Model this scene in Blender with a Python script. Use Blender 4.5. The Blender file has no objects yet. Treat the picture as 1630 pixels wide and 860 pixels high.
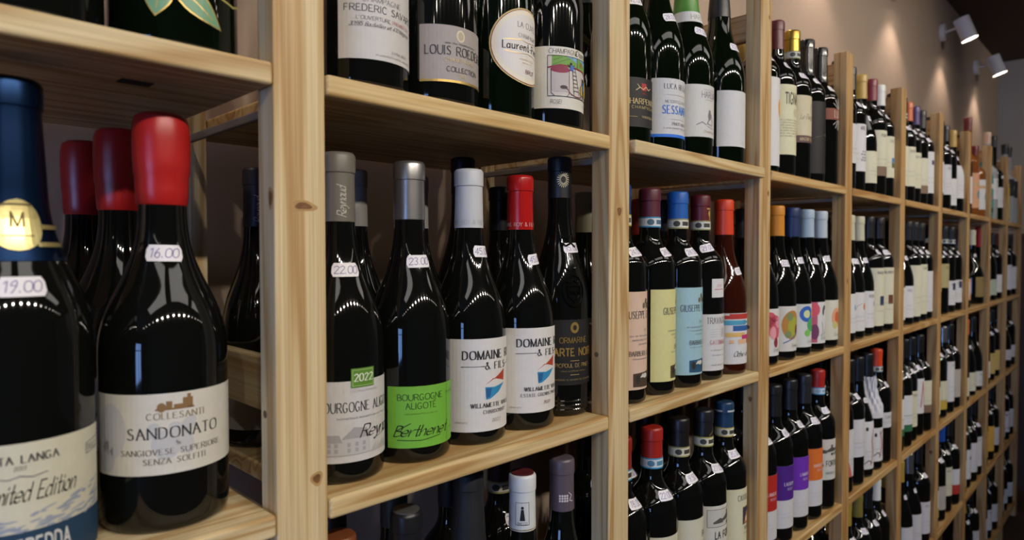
import bpy, bmesh, math, random
from mathutils import Vector, Matrix

SC = bpy.context.scene
COL = SC.collection
PI = math.pi
R = math.radians

# ------------------------------------------------------------------ camera
CAM_POS = Vector((-0.2328, -0.4877, 1.3419))
TH, PIT, ROLL = 0.77742, 0.024157, -0.000956
cam = bpy.data.cameras.new('camera')
cam.sensor_fit = 'HORIZONTAL'
cam.sensor_width = 36.0
cam.lens = 1040.0 / 1630.0 * 36.0
cam.clip_start = 0.01
cam.dof.use_dof = True
cam.dof.focus_distance = 0.80
cam.dof.aperture_fstop = 6.0
camo = bpy.data.objects.new('camera', cam)
COL.objects.link(camo)
fw = Vector((math.cos(TH), math.sin(TH), 0)); rt = Vector((math.sin(TH), -math.cos(TH), 0)); up = Vector((0, 0, 1))
f2 = fw*math.cos(PIT) - up*math.sin(PIT); u2 = up*math.cos(PIT) + fw*math.sin(PIT)
r3 = rt*math.cos(ROLL) + u2*math.sin(ROLL); u3 = u2*math.cos(ROLL) - rt*math.sin(ROLL)
mw = Matrix.Identity(4)
for i in range(3):
    mw[i][0] = r3[i]; mw[i][1] = u3[i]; mw[i][2] = -f2[i]; mw[i][3] = CAM_POS[i]
camo.matrix_world = mw
SC.camera = camo

# ------------------------------------------------------------------ world, view
SC.view_settings.view_transform = 'Standard'
SC.view_settings.look = 'None'
SC.view_settings.gamma = 1.0
SC.view_settings.use_curve_mapping = False
SC.view_settings.exposure = 0.02
w = bpy.data.worlds.new('sky'); SC.world = w; w.use_nodes = True
w.node_tree.nodes['Background'].inputs[0].default_value = (0.26, 0.46, 1.0, 1)
w.node_tree.nodes['Background'].inputs[1].default_value = 9.0

LAMP_W = 29.0        # ceiling track spots, each
WALL_W = 6.5        # wall spots, each

# ------------------------------------------------------------------ layout constants
S = 0.352
ZL = {'U': .786+2*S, 'M': .786+S, 'L': .786, 'K': .786-S, 'J': .786-2*S}
W = 0.43648          # bay pitch
PW, PD = 0.0441, 0.028
TOP = 1.787
WALL_Y = 0.318
CEIL = 2.68
XEND = 5.45
XLEFT = -4.7
YOPP = -4.3

# ------------------------------------------------------------------ materials
def lin(c):
    if isinstance(c, str):
        c = tuple(int(c[i:i+2], 16)/255 for i in (0, 2, 4))
        return tuple(x/12.92 if x <= .04045 else ((x+.055)/1.055)**2.4 for x in c)
    return c
MATS = {}
def mat(color, rough=.55, metal=0., spec=.5, coat=0., noise=0., emit=0., name=None, trans=0.):
    key = (color, rough, metal, spec, coat, noise, emit, trans)
    if key in MATS: return MATS[key]
    m = bpy.data.materials.new(name or 'paint_%s' % (color if isinstance(color, str) else len(MATS)))
    m.use_nodes = True
    nt = m.node_tree; b = nt.nodes['Principled BSDF']
    c = lin(color)
    b.inputs['Base Color'].default_value = (*c, 1)
    b.inputs['Roughness'].default_value = rough
    b.inputs['Metallic'].default_value = metal
    b.inputs['Specular IOR Level'].default_value = spec
    b.inputs['Coat Weight'].default_value = coat
    b.inputs['Coat Roughness'].default_value = .1
    b.inputs['Transmission Weight'].default_value = trans
    if emit:
        b.inputs['Emission Color'].default_value = (*c, 1); b.inputs['Emission Strength'].default_value = emit
    if noise:
        tc = nt.nodes.new('ShaderNodeTexCoord'); n = nt.nodes.new('ShaderNodeTexNoise')
        n.inputs['Scale'].default_value = 140; n.inputs['Detail'].default_value = 3
        r = nt.nodes.new('ShaderNodeValToRGB')
        r.color_ramp.elements[0].position = .3; r.color_ramp.elements[1].position = .7
        r.color_ramp.elements[0].color = (*(x*(1-noise) for x in c), 1); r.color_ramp.elements[1].color = (*c, 1)
        nt.links.new(tc.outputs['Object'], n.inputs['Vector']); nt.links.new(n.outputs['Fac'], r.inputs['Fac'])
        nt.links.new(r.outputs['Color'], b.inputs['Base Color'])
        bp = nt.nodes.new('ShaderNodeBump'); bp.inputs['Strength'].default_value = .12; bp.inputs['Distance'].default_value = .001
        nt.links.new(n.outputs['Fac'], bp.inputs['Height']); nt.links.new(bp.outputs['Normal'], b.inputs['Normal'])
    MATS[key] = m
    return m

def wood(axis):
    m = bpy.data.materials.new('pine_grain_' + axis); m.use_nodes = True
    nt = m.node_tree; N = nt.nodes; L = nt.links; b = N['Principled BSDF']
    tc = N.new('ShaderNodeTexCoord'); oi = N.new('ShaderNodeObjectInfo')
    off = N.new('ShaderNodeVectorMath'); off.operation = 'SCALE'
    cmb = N.new('ShaderNodeCombineXYZ')
    for i in range(3): L.new(oi.outputs['Random'], cmb.inputs[i])
    L.new(cmb.outputs[0], off.inputs[0]); off.inputs['Scale'].default_value = 37.0
    add = N.new('ShaderNodeVectorMath'); add.operation = 'ADD'
    L.new(tc.outputs['Object'], add.inputs[0]); L.new(off.outputs[0], add.inputs[1])
    def mapping(s_along, s_across):
        mp = N.new('ShaderNodeMapping')
        sc = [s_across]*3; sc['xyz'.index(axis)] = s_along
        mp.inputs['Scale'].default_value = sc
        L.new(add.outputs[0], mp.inputs['Vector']); return mp
    m1 = mapping(1.1, 20); n1 = N.new('ShaderNodeTexNoise'); n1.inputs['Scale'].default_value = 1; n1.inputs['Detail'].default_value = 2; n1.inputs['Distortion'].default_value = .6
    L.new(m1.outputs[0], n1.inputs['Vector'])
    # growth rings: sine of warped distance
    mul = N.new('ShaderNodeMath'); mul.operation = 'MULTIPLY'; mul.inputs[1].default_value = 46
    L.new(n1.outputs['Fac'], mul.inputs[0])
    sn = N.new('ShaderNodeMath'); sn.operation = 'SINE'; L.new(mul.outputs[0], sn.inputs[0])
    m2 = mapping(6, 420); n2 = N.new('ShaderNodeTexNoise'); n2.inputs['Scale'].default_value = 1; n2.inputs['Detail'].default_value = 3
    L.new(m2.outputs[0], n2.inputs['Vector'])
    r1 = N.new('ShaderNodeValToRGB')
    e = r1.color_ramp.elements
    e[0].position = 0; e[0].color = (*lin('d9c8a2'), 1)
    e[1].position = 1; e[1].color = (*lin('bb9a6a'), 1)
    x = e.new(.62); x.color = (*lin('d0ba8e'), 1)
    mr = N.new('ShaderNodeMapRange'); mr.inputs[1].default_value = -1; mr.inputs[2].default_value = 1
    L.new(sn.outputs[0], mr.inputs[0]); L.new(mr.outputs[0], r1.inputs['Fac'])
    r2 = N.new('ShaderNodeValToRGB'); r2.color_ramp.elements[0].color = (.84, .80, .74, 1); r2.color_ramp.elements[1].color = (1.05, 1.04, 1.02, 1)
    r2.color_ramp.elements[0].position = .35; r2.color_ramp.elements[1].position = .65
    L.new(n2.outputs['Fac'], r2.inputs['Fac'])
    mx = N.new('ShaderNodeMix'); mx.data_type = 'RGBA'; mx.blend_type = 'MULTIPLY'; mx.inputs['Factor'].default_value = 1
    L.new(r1.outputs[0], mx.inputs['A']); L.new(r2.outputs[0], mx.inputs['B'])
    mx2 = N.new('ShaderNodeMix'); mx2.data_type = 'RGBA'; mx2.blend_type = 'MULTIPLY'; mx2.inputs['Factor'].default_value = 1
    L.new(mx.outputs['Result'], mx2.inputs['A']); L.new(oi.outputs['Color'], mx2.inputs['B'])
    L.new(mx2.outputs['Result'], b.inputs['Base Color'])
    b.inputs['Roughness'].default_value = .5; b.inputs['Specular IOR Level'].default_value = .35
    bp = N.new('ShaderNodeBump'); bp.inputs['Strength'].default_value = .15; bp.inputs['Distance'].default_value = .0006
    L.new(n2.outputs['Fac'], bp.inputs['Height']); L.new(bp.outputs['Normal'], b.inputs['Normal'])
    return m
WOOD = {a: wood(a) for a in 'xyz'}

GLASS = {'dark': mat((.0045, .005, .0045), .045, spec=.55, name='dark_bottle_glass'),
         'green': mat((.0020, .0048, .0018), .045, spec=.55, name='green_bottle_glass'),
         'brown': mat((.014, .006, .003), .045, spec=.55, name='brown_bottle_glass'),
         'rose': mat((.035, .007, .003), .05, spec=.55, name='rose_wine_bottle_glass'),
         'amber': mat((.22, .07, .015), .05, spec=.55, name='amber_spirit_glass'),
         'clear': mat((.35, .36, .36), .05, spec=.5, name='clear_spirit_glass'),
         'yellow': mat((.50, .48, .05), .08, spec=.5, name='yellow_liqueur_glass'),
         'teal': mat((.02, .25, .26), .35, spec=.5, name='teal_tin')}

# ------------------------------------------------------------------ helpers
def link(name, mesh, parent=None, m=None):
    o = bpy.data.objects.new(name, mesh); COL.objects.link(o)
    if parent is not None: o.parent = parent
    if m is not None and not mesh.materials: mesh.materials.append(m)
    return o
def tag(o, label, cat, group=None):
    o['label'] = label; o['category'] = cat
    if group: o['group'] = group
    return o
def empty(name, loc=(0, 0, 0), rz=0.):
    o = bpy.data.objects.new(name, None); o.empty_display_size = .02; COL.objects.link(o)
    o.location = loc; o.rotation_euler = (0, 0, rz); return o
def box_mesh(name, x0, x1, y0, y1, z0, z1, bev=0., seg=2):
    bm = bmesh.new()
    bmesh.ops.create_cube(bm, size=1)
    for v in bm.verts:
        v.co = ((x0+x1)/2+v.co.x*(x1-x0), (y0+y1)/2+v.co.y*(y1-y0), (z0+z1)/2+v.co.z*(z1-z0))
    if bev: bmesh.ops.bevel(bm, geom=bm.edges[:]+bm.verts[:], offset=bev, segments=seg, affect='EDGES', profile=.5)
    me = bpy.data.meshes.new(name); bm.to_mesh(me); bm.free(); return me
def struct(name, me, m, parent=None):
    o = link(name, me, parent, m); 
    if parent is None: o['kind'] = 'structure'
    return o
def pydata(name, verts, faces, smooth=False):
    me = bpy.data.meshes.new(name); me.from_pydata(verts, [], faces)
    if smooth: me.polygons.foreach_set('use_smooth', [True]*len(me.polygons))
    me.update(); return me
def lathe(name, prof, n=40, smooth=True):
    v = []; f = []
    for r, z in prof:
        for k in range(n):
            a = 2*PI*k/n; v.append((r*math.cos(a), r*math.sin(a), z))
    for i in range(len(prof)-1):
        for k in range(n):
            k2 = (k+1) % n
            f.append((i*n+k, i*n+k2, (i+1)*n+k2, (i+1)*n+k))
    f.append(tuple(range(n-1, -1, -1))); f.append(tuple((len(prof)-1)*n+k for k in range(n)))
    me = pydata(name, v, f, smooth)
    me.polygons[len(f)-1].use_smooth = False; me.polygons[len(f)-2].use_smooth = False
    me.set_sharp_from_angle(angle=R(38))
    return me
def cyl_between(a, b, r, n=20, r2=None):
    a = Vector(a); b = Vector(b); d = (b-a); q = d.to_track_quat('Z', 'Y').to_matrix()
    r2 = r if r2 is None else r2
    v = []; 
    for p, rr in ((a, r), (b, r2)):
        for k in range(n):
            t = 2*PI*k/n; v.append(tuple(p + q @ Vector((rr*math.cos(t), rr*math.sin(t), 0))))
    f = [(k, (k+1) % n, n+(k+1) % n, n+k) for k in range(n)]
    f += [tuple(range(n-1, -1, -1)), tuple(range(n, 2*n))]
    return v, f

# ------------------------------------------------------------------ room shell
def paint(name, c, bump=.05):
    m = bpy.data.materials.new(name); m.use_nodes = True; nt = m.node_tree; b = nt.nodes['Principled BSDF']
    tc = nt.nodes.new('ShaderNodeTexCoord'); n = nt.nodes.new('ShaderNodeTexNoise'); n.inputs['Scale'].default_value = 60; n.inputs['Detail'].default_value = 4
    r = nt.nodes.new('ShaderNodeValToRGB'); c = lin(c)
    r.color_ramp.elements[0].color = (*(x*.94 for x in c), 1); r.color_ramp.elements[1].color = (*c, 1)
    nt.links.new(tc.outputs['Object'], n.inputs['Vector']); nt.links.new(n.outputs['Fac'], r.inputs['Fac']); nt.links.new(r.outputs[0], b.inputs['Base Color'])
    bp = nt.nodes.new('ShaderNodeBump'); bp.inputs['Strength'].default_value = bump; bp.inputs['Distance'].default_value = .002
    nt.links.new(n.outputs['Fac'], bp.inputs['Height']); nt.links.new(bp.outputs[0], b.inputs['Normal'])
    b.inputs['Roughness'].default_value = .8; return m
P_BACK = paint('pinkish_beige_plaster', 'b39e8b'); P_END = paint('grey_plaster', 'a39d95')
P_DARK = paint('dark_brown_ceiling_paint', '4a3325'); P_OPP = paint('taupe_plaster', '3f3833'); P_FLOOR = paint('dark_brown_floor', '3c2b1f')
struct('floor', box_mesh('floor', XLEFT-.2, XEND+.1, YOPP-.1, WALL_Y+.1, -.1, 0), P_FLOOR)
struct('ceiling', box_mesh('ceiling', XLEFT-.2, XEND+.1, YOPP-.1, WALL_Y+.1, CEIL, CEIL+.1), P_DARK)
struct('wall_back', box_mesh('wall_back', XLEFT-.2, XEND+.1, WALL_Y, WALL_Y+.1, 0, CEIL), P_BACK)
struct('wall_right', box_mesh('wall_right', XEND, XEND+.1, YOPP, WALL_Y, 0, CEIL), P_END)
struct('wall_front', box_mesh('wall_front', XLEFT-.2, XEND+.1, YOPP-.1, YOPP, 0, CEIL), P_OPP)
# left wall with a glazed shop door: real opening, sky outside
DY0, DY1, DZ0, DZ1 = -3.00, -0.50, 0.42, 1.80
wl = struct('wall_left', box_mesh('wall_left', XLEFT-.1, XLEFT, YOPP, DY0, 0, CEIL), P_OPP)
struct('wall_section', box_mesh('wall_section', XLEFT-.1, XLEFT, DY1, WALL_Y, 0, CEIL), P_OPP, wl)
struct('wall_section', box_mesh('wall_section', XLEFT-.1, XLEFT, DY0, DY1, DZ1, CEIL), P_OPP, wl)
struct('wall_section', box_mesh('wall_section', XLEFT-.1, XLEFT, DY0, DY1, 0, DZ0), P_OPP, wl)
M_FRAME = mat('2a2725', .4, name='dark_window_frame')
wf = struct('window_1', box_mesh('window_1', XLEFT-.07, XLEFT-.03, DY0, DY0+.05, DZ0, DZ1), M_FRAME)
for y in (DY1-.05, (DY0+DY1)/2-.03, DY0+.45, DY1-.5):
    struct('mullion', box_mesh('mullion', XLEFT-.07, XLEFT-.03, y, y+.05, DZ0, DZ1), M_FRAME, wf)
for z in (DZ0, DZ1-.05, 1.2):
    struct('transom', box_mesh('transom', XLEFT-.068, XLEFT-.032, DY0, DY1, z, z+.05), M_FRAME, wf)

# ------------------------------------------------------------------ lamps
M_WHITE = mat('e4e0dc', .35, name='white_lamp_enamel'); M_GLOW = mat((1., .90, .76), .5, emit=26., name='lamp_glow')
ordn = ['first', 'second', 'third', 'fourth', 'fifth', 'sixth', 'seventh', 'eighth', 'ninth', 'tenth', 'eleventh', 'twelfth', 'thirteenth', 'fourteenth', 'fifteenth', 'sixteenth', 'seventeenth']
def spot_lamp(base, joint, head0, head1, rad, label, power, cone, aim, mount, glow=M_GLOW, blend=.5, color=(1, .86, .70)):
    t = empty('spot_lamp', base)
    bx = Vector(base)
    def loc(p): return tuple(Vector(p)-bx)
    v, f = cyl_between(loc(mount[0]), loc(mount[1]), mount[2], 24); link('mount', pydata('mount', v, f), t, M_WHITE)
    v, f = cyl_between(loc(mount[1]), loc(joint), .006, 12); link('arm', pydata('arm', v, f), t, M_WHITE)
    v, f = cyl_between(loc(head0), loc(head1), rad, 28)
    f = f[:-1]                                            # open mouth
    link('head', pydata('head', v, f), t, M_WHITE)
    d = (Vector(head1)-Vector(head0)).normalized()
    v, f = cyl_between(tuple(Vector(loc(head1))-d*.006), tuple(Vector(loc(head1))-d*.004), rad*.94, 24)
    link('bulb', pydata('bulb', v, f), t, glow)
    L = bpy.data.lights.new('spot_light', 'SPOT'); L.energy = power; L.color = color; L.spot_size = R(cone); L.spot_blend = blend; L.shadow_soft_size = rad*.8
    lo = bpy.data.objects.new('light', L); COL.objects.link(lo); lo.parent = t
    lo.location = Vector(loc(head1))+d*.004
    lo.rotation_euler = Vector(aim).normalized().to_track_quat('-Z', 'Y').to_euler()
    tag(t, label, 'lamp')
    return t
wall_lamps = [(-.72, None), (.17, None), (1.06, None), (1.95, None), (2.84, None), (3.73, 'white cylinder spotlight on wall arm, nearer of the two in view'), (4.62, 'white cylinder spotlight on wall arm, farther one near grey end wall')]
for i, (x, lab) in enumerate(wall_lamps):
    z = 2.478
    y = WALL_Y
    spot_lamp((x, y, z), (x, y-.070, z+.008), (x-.006, y-.088, z+.05), (x+.012, y-.125, z-.058), .036,
              lab or 'white wall spotlight above the shelving, %s from the window end' % ordn[i], WALL_W, 104, (.0, .03, -1.),
              ((x, y-.001, z), (x, y-.022, z), .045), blend=.55, color=(1, .80, .68))
track = link('lamp_track', box_mesh('lamp_track', -3.1, 4.0, -2.02, -1.98, CEIL-.03, CEIL-.001, .002), None, M_WHITE)
tag(track, 'white lamp track along the ceiling, facing the shelving', 'lamp track')
for i in range(17):  # far-end lamps added to light the far bays; last ones brighten the end wall
    x = -2.90+i*.42; y = -2.0; z = CEIL-.12
    spot_lamp((x, y, CEIL-.03), (x, y, z+.04), (x, y-.04, z+.045), (x, y+.06, z-.045), .036,
              'white track spotlight on the ceiling, %s from the window end' % ordn[i], LAMP_W, 70, (0, 2.1, -.85) if i < 15 else (1.9, 1.5, -.5),
              ((x, y, CEIL-.0305), (x, y, CEIL-.05), .02), color=(1, .90, .78))

for i in range(3):
    x = -.95+i*1.55
    t = empty('ceiling_panel_lamp', (x, -1.25, CEIL))
    link('housing', box_mesh('housing', -.62, .62, -.2, .2, -.045, -.001, .004), t, M_WHITE)
    link('diffuser', box_mesh('diffuser', -.60, .60, -.18, .18, -.049, -.0455, .001), t, mat((1., .95, .88), .5, emit=2.6, name='panel_lamp_diffuser'))
    tag(t, 'flat white panel lamp on the ceiling over the aisle, %s from the window end' % ordn[i], 'lamp', 'panel lamps over the aisle')

# ------------------------------------------------------------------ shelving
PALE = (1, 1, 1, 1)
def tone(i):            # tint by position: first frames paler, later ones darker and more orange
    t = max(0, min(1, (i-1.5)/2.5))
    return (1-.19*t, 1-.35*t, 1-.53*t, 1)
BAYN = ['', 'nearest', 'second', 'third', 'fourth', 'fifth', 'sixth', 'seventh', 'eighth', 'ninth', 'tenth']
LEVN = {'U': 'top', 'M': 'second', 'L': 'third', 'K': 'fourth', 'J': 'lowest'}
me_front = box_mesh('front_post', 0, PW, 0, PD, 0, TOP, .0015)
me_rear = box_mesh('rear_post', .026, PW, .252, .282, 0, TOP, .0015)
me_rail = box_mesh('rail', .028, .043, PD+.001, .251, -.024, .024, .001)
me_strip = box_mesh('shelf_support', .0205, .0255, PD+.0005, .252, -.004, .004, .001)
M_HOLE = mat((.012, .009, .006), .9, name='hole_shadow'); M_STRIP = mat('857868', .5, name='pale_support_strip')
M_KNOT = mat('8a5f3a', .6, noise=.5, name='pine_knot'); M_KNOT2 = mat('bf9862', .6, noise=.2, name='pine_knot_ring')
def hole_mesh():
    # hole shade painted as dark discs just proud of the face, one mesh per post
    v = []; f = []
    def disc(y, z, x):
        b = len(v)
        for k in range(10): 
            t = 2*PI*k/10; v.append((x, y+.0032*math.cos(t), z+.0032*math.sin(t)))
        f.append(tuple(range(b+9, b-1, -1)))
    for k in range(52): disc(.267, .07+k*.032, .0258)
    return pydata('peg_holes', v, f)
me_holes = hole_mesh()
def knot(parent, face, u, z, rx, rz):
    n = 16; root = None
    for q, (k, m) in enumerate(((1.0, M_KNOT2), (.62, M_KNOT))):
        v = []
        for i in range(n):
            t = 2*PI*i/n; w_ = k*(1+.12*math.sin(3*t+u*900))
            a, b = u+rx*w_*math.cos(t), z+rz*w_*math.sin(t); d = -.0002-.0001*q
            v.append((a, d, b) if face == 'front' else (d, a, b))
        o = link('knot', pydata('knot', v, [tuple(range(n)) if face == 'front' else tuple(range(n-1, -1, -1))]), parent, m)
def frame(i):
    x = (i-1)*W
    t = empty('side_frame', (x, 0, 0))
    c = tone(i)
    parts = [link('front_post', me_front, t, WOOD['z']), link('rear_post', me_rear, t, WOOD['z'])]
    for z in (TOP-.04, 1.224, .62, .09):
        o = link('rail', me_rail, t, WOOD['y']); o.location.z = z; parts.append(o)
    for l in 'UMLKJ':
        o = link('shelf_support', me_strip, t, M_STRIP); o.location.z = ZL[l]-.026
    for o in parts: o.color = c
    if i == 1:
        parts[0].color = (1.02, 1.0, .98, 1)
    h = link('peg_holes', me_holes, parts[1], M_HOLE); h['kind'] = 'stuff'
    v = []
    for k in range(12): v.append((-.0003, .0195+.0033*math.cos(2*PI*k/12), 1.2135+.0033*math.sin(2*PI*k/12)))
    link('peg_hole', pydata('peg_hole', v, [tuple(range(11, -1, -1))]), parts[0], mat('6a5436', .8, name='peg_hole_shade'))  # flat brown disc, shade inside the hole painted as colour
    names = ['out of sight before the nearest bay', 'with a dark knot at mid height, nearest the viewer', 'right of the nearest two bays',
             'with a knot low on its side face'] + ['']*8
    if i == 0: lab = 'pine side frame of two posts at the window end of the shelving'
    elif i == 1: lab = 'pine side frame nearest the viewer, pale, with dark knots'
    elif i == 10: lab = 'pine side frame at the far end of the shelving, tenth from viewer'
    else: lab = 'pine side frame of two posts and rails, %s one from the viewer' % ordn[i-1]
    tag(t, lab, 'shelf frame', 'side frames of the pine shelving')
    return parts[0]
posts = {i: frame(i) for i in range(0, 11)}
def Zpx(y, k): return 1.3419-(y-406)/1040*k
knot(posts[1], 'front', .024, Zpx(334, .56), .012, .0045); knot(posts[1], 'side', .006, Zpx(322, .55), .0045, .009)
knot(posts[1], 'front', .034, Zpx(736, .58), .0055, .006)
knot(posts[2], 'front', .021, Zpx(340, .86), .0075, .0085); knot(posts[3], 'side', .014, Zpx(634, 1.16), .0055, .0065)
knot(posts[3], 'front', .033, Zpx(312, 1.18), .005, .006); knot(posts[3], 'front', .032, Zpx(41, 1.18), .003, .005)
knot(posts[4], 'side', .012, Zpx(316, 1.5), .010, .003); knot(posts[4], 'front', .018, Zpx(448, 1.5), .006, .009)
knot(posts[5], 'side', .020, Zpx(438, 1.8), .006, .010); knot(posts[6], 'front', .02, Zpx(735, 2.1), .012, .012); knot(posts[6], 'side', .014, Zpx(720, 2.1), .008, .010)
BL = W-PW-.002
me_board = box_mesh('shelf_board', -BL/2, BL/2, 0, .30, -.018, 0, .0030, 3)
def stagger(bay, l):
    if bay == 3 and l == 'U': return -.0095
    return {'U': -.0025, 'M': -.0015}.get(l, -.001)
for bay in range(1, 11):
    for l in 'UMLKJ':
        o = link('shelf_board', me_board, None, WOOD['x'])
        o.location = ((bay-2)*W+PW+(W-PW)/2, stagger(bay, l), ZL[l])
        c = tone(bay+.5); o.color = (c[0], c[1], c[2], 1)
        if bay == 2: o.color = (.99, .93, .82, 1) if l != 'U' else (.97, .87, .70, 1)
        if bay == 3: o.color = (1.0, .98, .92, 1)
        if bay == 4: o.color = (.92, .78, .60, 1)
        tag(o, 'pine shelf board, %s level of the %s bay from the viewer' % (LEVN[l], BAYN[bay]), 'shelf', 'pine shelf boards')

# sticker and stamp under the nearest top shelf
st = link('barcode_stamp', box_mesh('barcode_stamp', -.011, .011, -.007, .007, -.0184, -.018), None, mat((.02, .015, .01), .8))
ub = [o for o in COL.objects if o.name.startswith('shelf_board')][0]
st.parent = ub; st.location = (.118, .066, -.0002)

# ------------------------------------------------------------------ lettering
def D(s): return [s[i:i+2] for i in range(0, len(s), 2)]
VAL = {**{str(i): i for i in range(10)}, 'a': 10, 'b': 11, 'm': -1, 'n': -2, 'p': -3}
G = {}
def g(ch, wd, *st):
    out = []
    for s in st:
        sm = s.startswith('~'); s = s.lstrip('~').replace(' ', '')
        out.append((sm, [(VAL[s[i]], VAL[s[i+1]]) for i in range(0, len(s), 2)]))
    G[ch] = (wd, out)
g('A', 7, '003a', '3a70', '1454'); g('B', 6, '000a', '~0a3a59563505', '~053564613000'); g('C', 7, '~694a2a0703204061')
g('D', 7, '000a', '~0a3a68623000'); g('E', 6, '000a', '0a5a', '0545', '0060'); g('F', 6, '000a', '0a5a', '0545')
g('G', 7, '~694a2a0703204061', '6164', '4464'); g('H', 7, '000a', '707a', '0575'); g('I', 1, '000a'); g('J', 4, '~3a34321000 02')
g('K', 6, '000a', '046a', '2660'); g('L', 5, '000a', '0050'); g('M', 8, '000a', '0a40', '408a', '8a80'); g('N', 7, '000a', '0a70', '707a')
g('O', 8, '~4a190511407185794a'); g('P', 6, '000a', '~0a4a69664505'); g('Q', 8, '~4a190511407185794a', '5280'); g('R', 7, '000a', '~0a4a69664505', '3570')
g('S', 6, '~593a19173554513001'); g('T', 6, '0a6a', '303a'); g('U', 7, '~0a032050737a'); g('V', 7, '0a30', '307a'); g('W', 10, '0a30', '305a', '5a70', '70aa')
g('X', 7, '0a70', '007a'); g('Y', 7, '0a35', '7a35', '3530'); g('Z', 6, '0a6a', '6a00', '0060')
g('0', 6, '~3a08023062683a'); g('1', 3, '082a', '2a20'); g('2', 6, '~083a596700', '0060'); g('3', 6, '~093a59573535', '~3554513001')
g('4', 6, '4a03', '0363', '404a'); g('5', 6, '5a0a', '0a06', '~063654513001'); g('6', 6, '~4a160220405254361403'); g('7', 6, '0a6a', '6a20')
g('8', 6, '~3a19173554513011143557593a'); g('9', 6, '~56361618 3a5a562010'); g('&', 8, '~80372a4a482503204064'); g('-', 4, '0444'); g('.', 2, '0001'); g(',', 2, '100m'); g("'", 2, '0a08'); g('!', 2, '0a03', '0001')
g('a', 6, '~552604012052', '5650'); g('b', 6, '0a00', '~032646522001'); g('c', 5, '~552604012051'); g('d', 6, '5a50', '~552604012052'); g('e', 6, '~0353553604012051')
g('f', 4, '~4a2a1810', '0636'); g('g', 6, '~552604012052', '~565n2p0n'); g('h', 6, '0a00', '~03365550'); g('i', 2, '1610', '1819'); g('j', 3, '~262n0p', '2829')
g('k', 5, '0a00', '0246', '1340'); g('l', 2, '1a10'); g('m', 8, '0600', '~03264440', '~43668480'); g('n', 6, '0600', '~03365550'); g('o', 6, '~360401305154 36')
g('p', 6, '060p', '~032646522001'); g('q', 6, '565p', '~552604012052'); g('r', 4, '0600', '~033646'); g('s', 5, '~453614 34 42 20 01'); g('t', 4, '~2a213041', '0646'); g('u', 6, '~06012052', '5650')
g('v', 5, '0620', '2056'); g('w', 8, '0620', '2046', '4660', '6086'); g('x', 5, '0650', '0056'); g('y', 5, '0630', '~562p0p'); g('z', 5, '0656', '5600', '0050')
g('é', 6, '~0353553604012051', '3849'); g('É', 6, '000a', '0a5a', '0545', '0060', '2b4b')

def catmull(p, n=4):
    if len(p) < 3: return p
    q = [p[0]]+p+[p[-1]]
    if p[0] == p[-1]: q = [p[-2]]+p+[p[1]]
    out = []
    for i in range(1, len(q)-2):
        a, b, c, d = q[i-1], q[i], q[i+1], q[i+2]
        for k in range(n):
            t = k/n
            out.append(tuple(.5*((2*b[j])+(-a[j]+c[j])*t+(2*a[j]-5*b[j]+4*c[j]-d[j])*t*t+(-a[j]+3*b[j]-3*c[j]+d[j])*t**3) for j in (0, 1)))
    out.append(p[-1]); return out
def strip(pts, thick, thin, pen=0.):
    """quads along a polyline, width by stroke direction (broad nib)"""
    qs = []
    for i in range(len(pts)-1):
        a, b = pts[i], pts[i+1]
        dx, dy = b[0]-a[0], b[1]-a[1]; l = math.hypot(dx, dy)
        if l < 1e-9: continue
        dx /= l; dy /= l
        wd = (thin+(thick-thin)*abs(math.sin(math.atan2(dy, dx)-pen)))/2
        nx, ny = -dy*wd, dx*wd
        ex, ey = dx*wd*.5, dy*wd*.5
        qs.append([(a[0]+nx-ex, a[1]+ny-ey), (a[0]-nx-ex, a[1]-ny-ey), (b[0]-nx+ex, b[1]-ny+ey), (b[0]+nx+ex, b[1]+ny+ey)])
    return qs
STY = {'serif': (1.45, .5, .15, True, 0, 2.5, .83), 'bold': (2.0, .65, .15, True, 0, 2.7, .85), 'sans': (1.15, .95, 0, False, 0, 1.9, .9), 'heavy': (2.2, 1.9, 0, False, 0, 2.6, .9),
       'cond': (1.8, 1.6, 0, False, 0, 2.2, .55), 'script': (1.2, .35, .6, False, .42, 1.0, .74), 'hand': (.9, .8, 0, False, .12, 1.6, .95), 'wide': (1.1, .9, 0, False, 0, 4.2, 1.0)}
def text(s, x, z, h, style='serif', align='c', squeeze=1.):
    thick, thin, pen, ser, slant, gap, sx = STY[style]
    sx *= squeeze
    k = h/10.
    tot = 0
    for ch in s: tot += (4 if ch == ' ' else G.get(ch, G['o'])[0]) + gap
    tot -= gap
    ox = -tot*sx*k/2 if align == 'c' else (0 if align == 'l' else -tot*sx*k)
    cx = 0; out = []
    for ch in s:
        if ch == ' ': cx += 4+gap; continue
        wd, sts = G.get(ch, G['o'])
        ends = [p for sm, st in sts for p in (st[0], st[-1])]
        for sm, st in sts:
            pts = catmull(st, 3) if sm else st
            qs = strip(pts, thick, thin, pen)
            if ser and not sm and len(st) == 2 and abs(st[0][1]-st[1][1]) > 2:
                for p in st:
                    if p[1] in (0, 10, 6) and ends.count(p) == 1:
                        qs.append([(p[0]-1.25, p[1]-.25), (p[0]+1.25, p[1]-.25), (p[0]+1.25, p[1]+.25), (p[0]-1.25, p[1]+.25)])
            for q in qs:
                out.append([(x+ox+(cx+a+b*slant)*sx*k, z+b*k) for a, b in q])
        cx += wd+gap
    return out
def ell(cx, cz, rx, rz, n=20, rot=0.):
    return [[(cx+rx*math.cos(t)*math.cos(rot)-rz*math.sin(t)*math.sin(rot), cz+rx*math.cos(t)*math.sin(rot)+rz*math.sin(t)*math.cos(rot)) for t in (2*PI*k/n for k in range(n))]]
def rect(x0, z0, x1, z1): return [[(x0, z0), (x1, z0), (x1, z1), (x0, z1)]]
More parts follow.
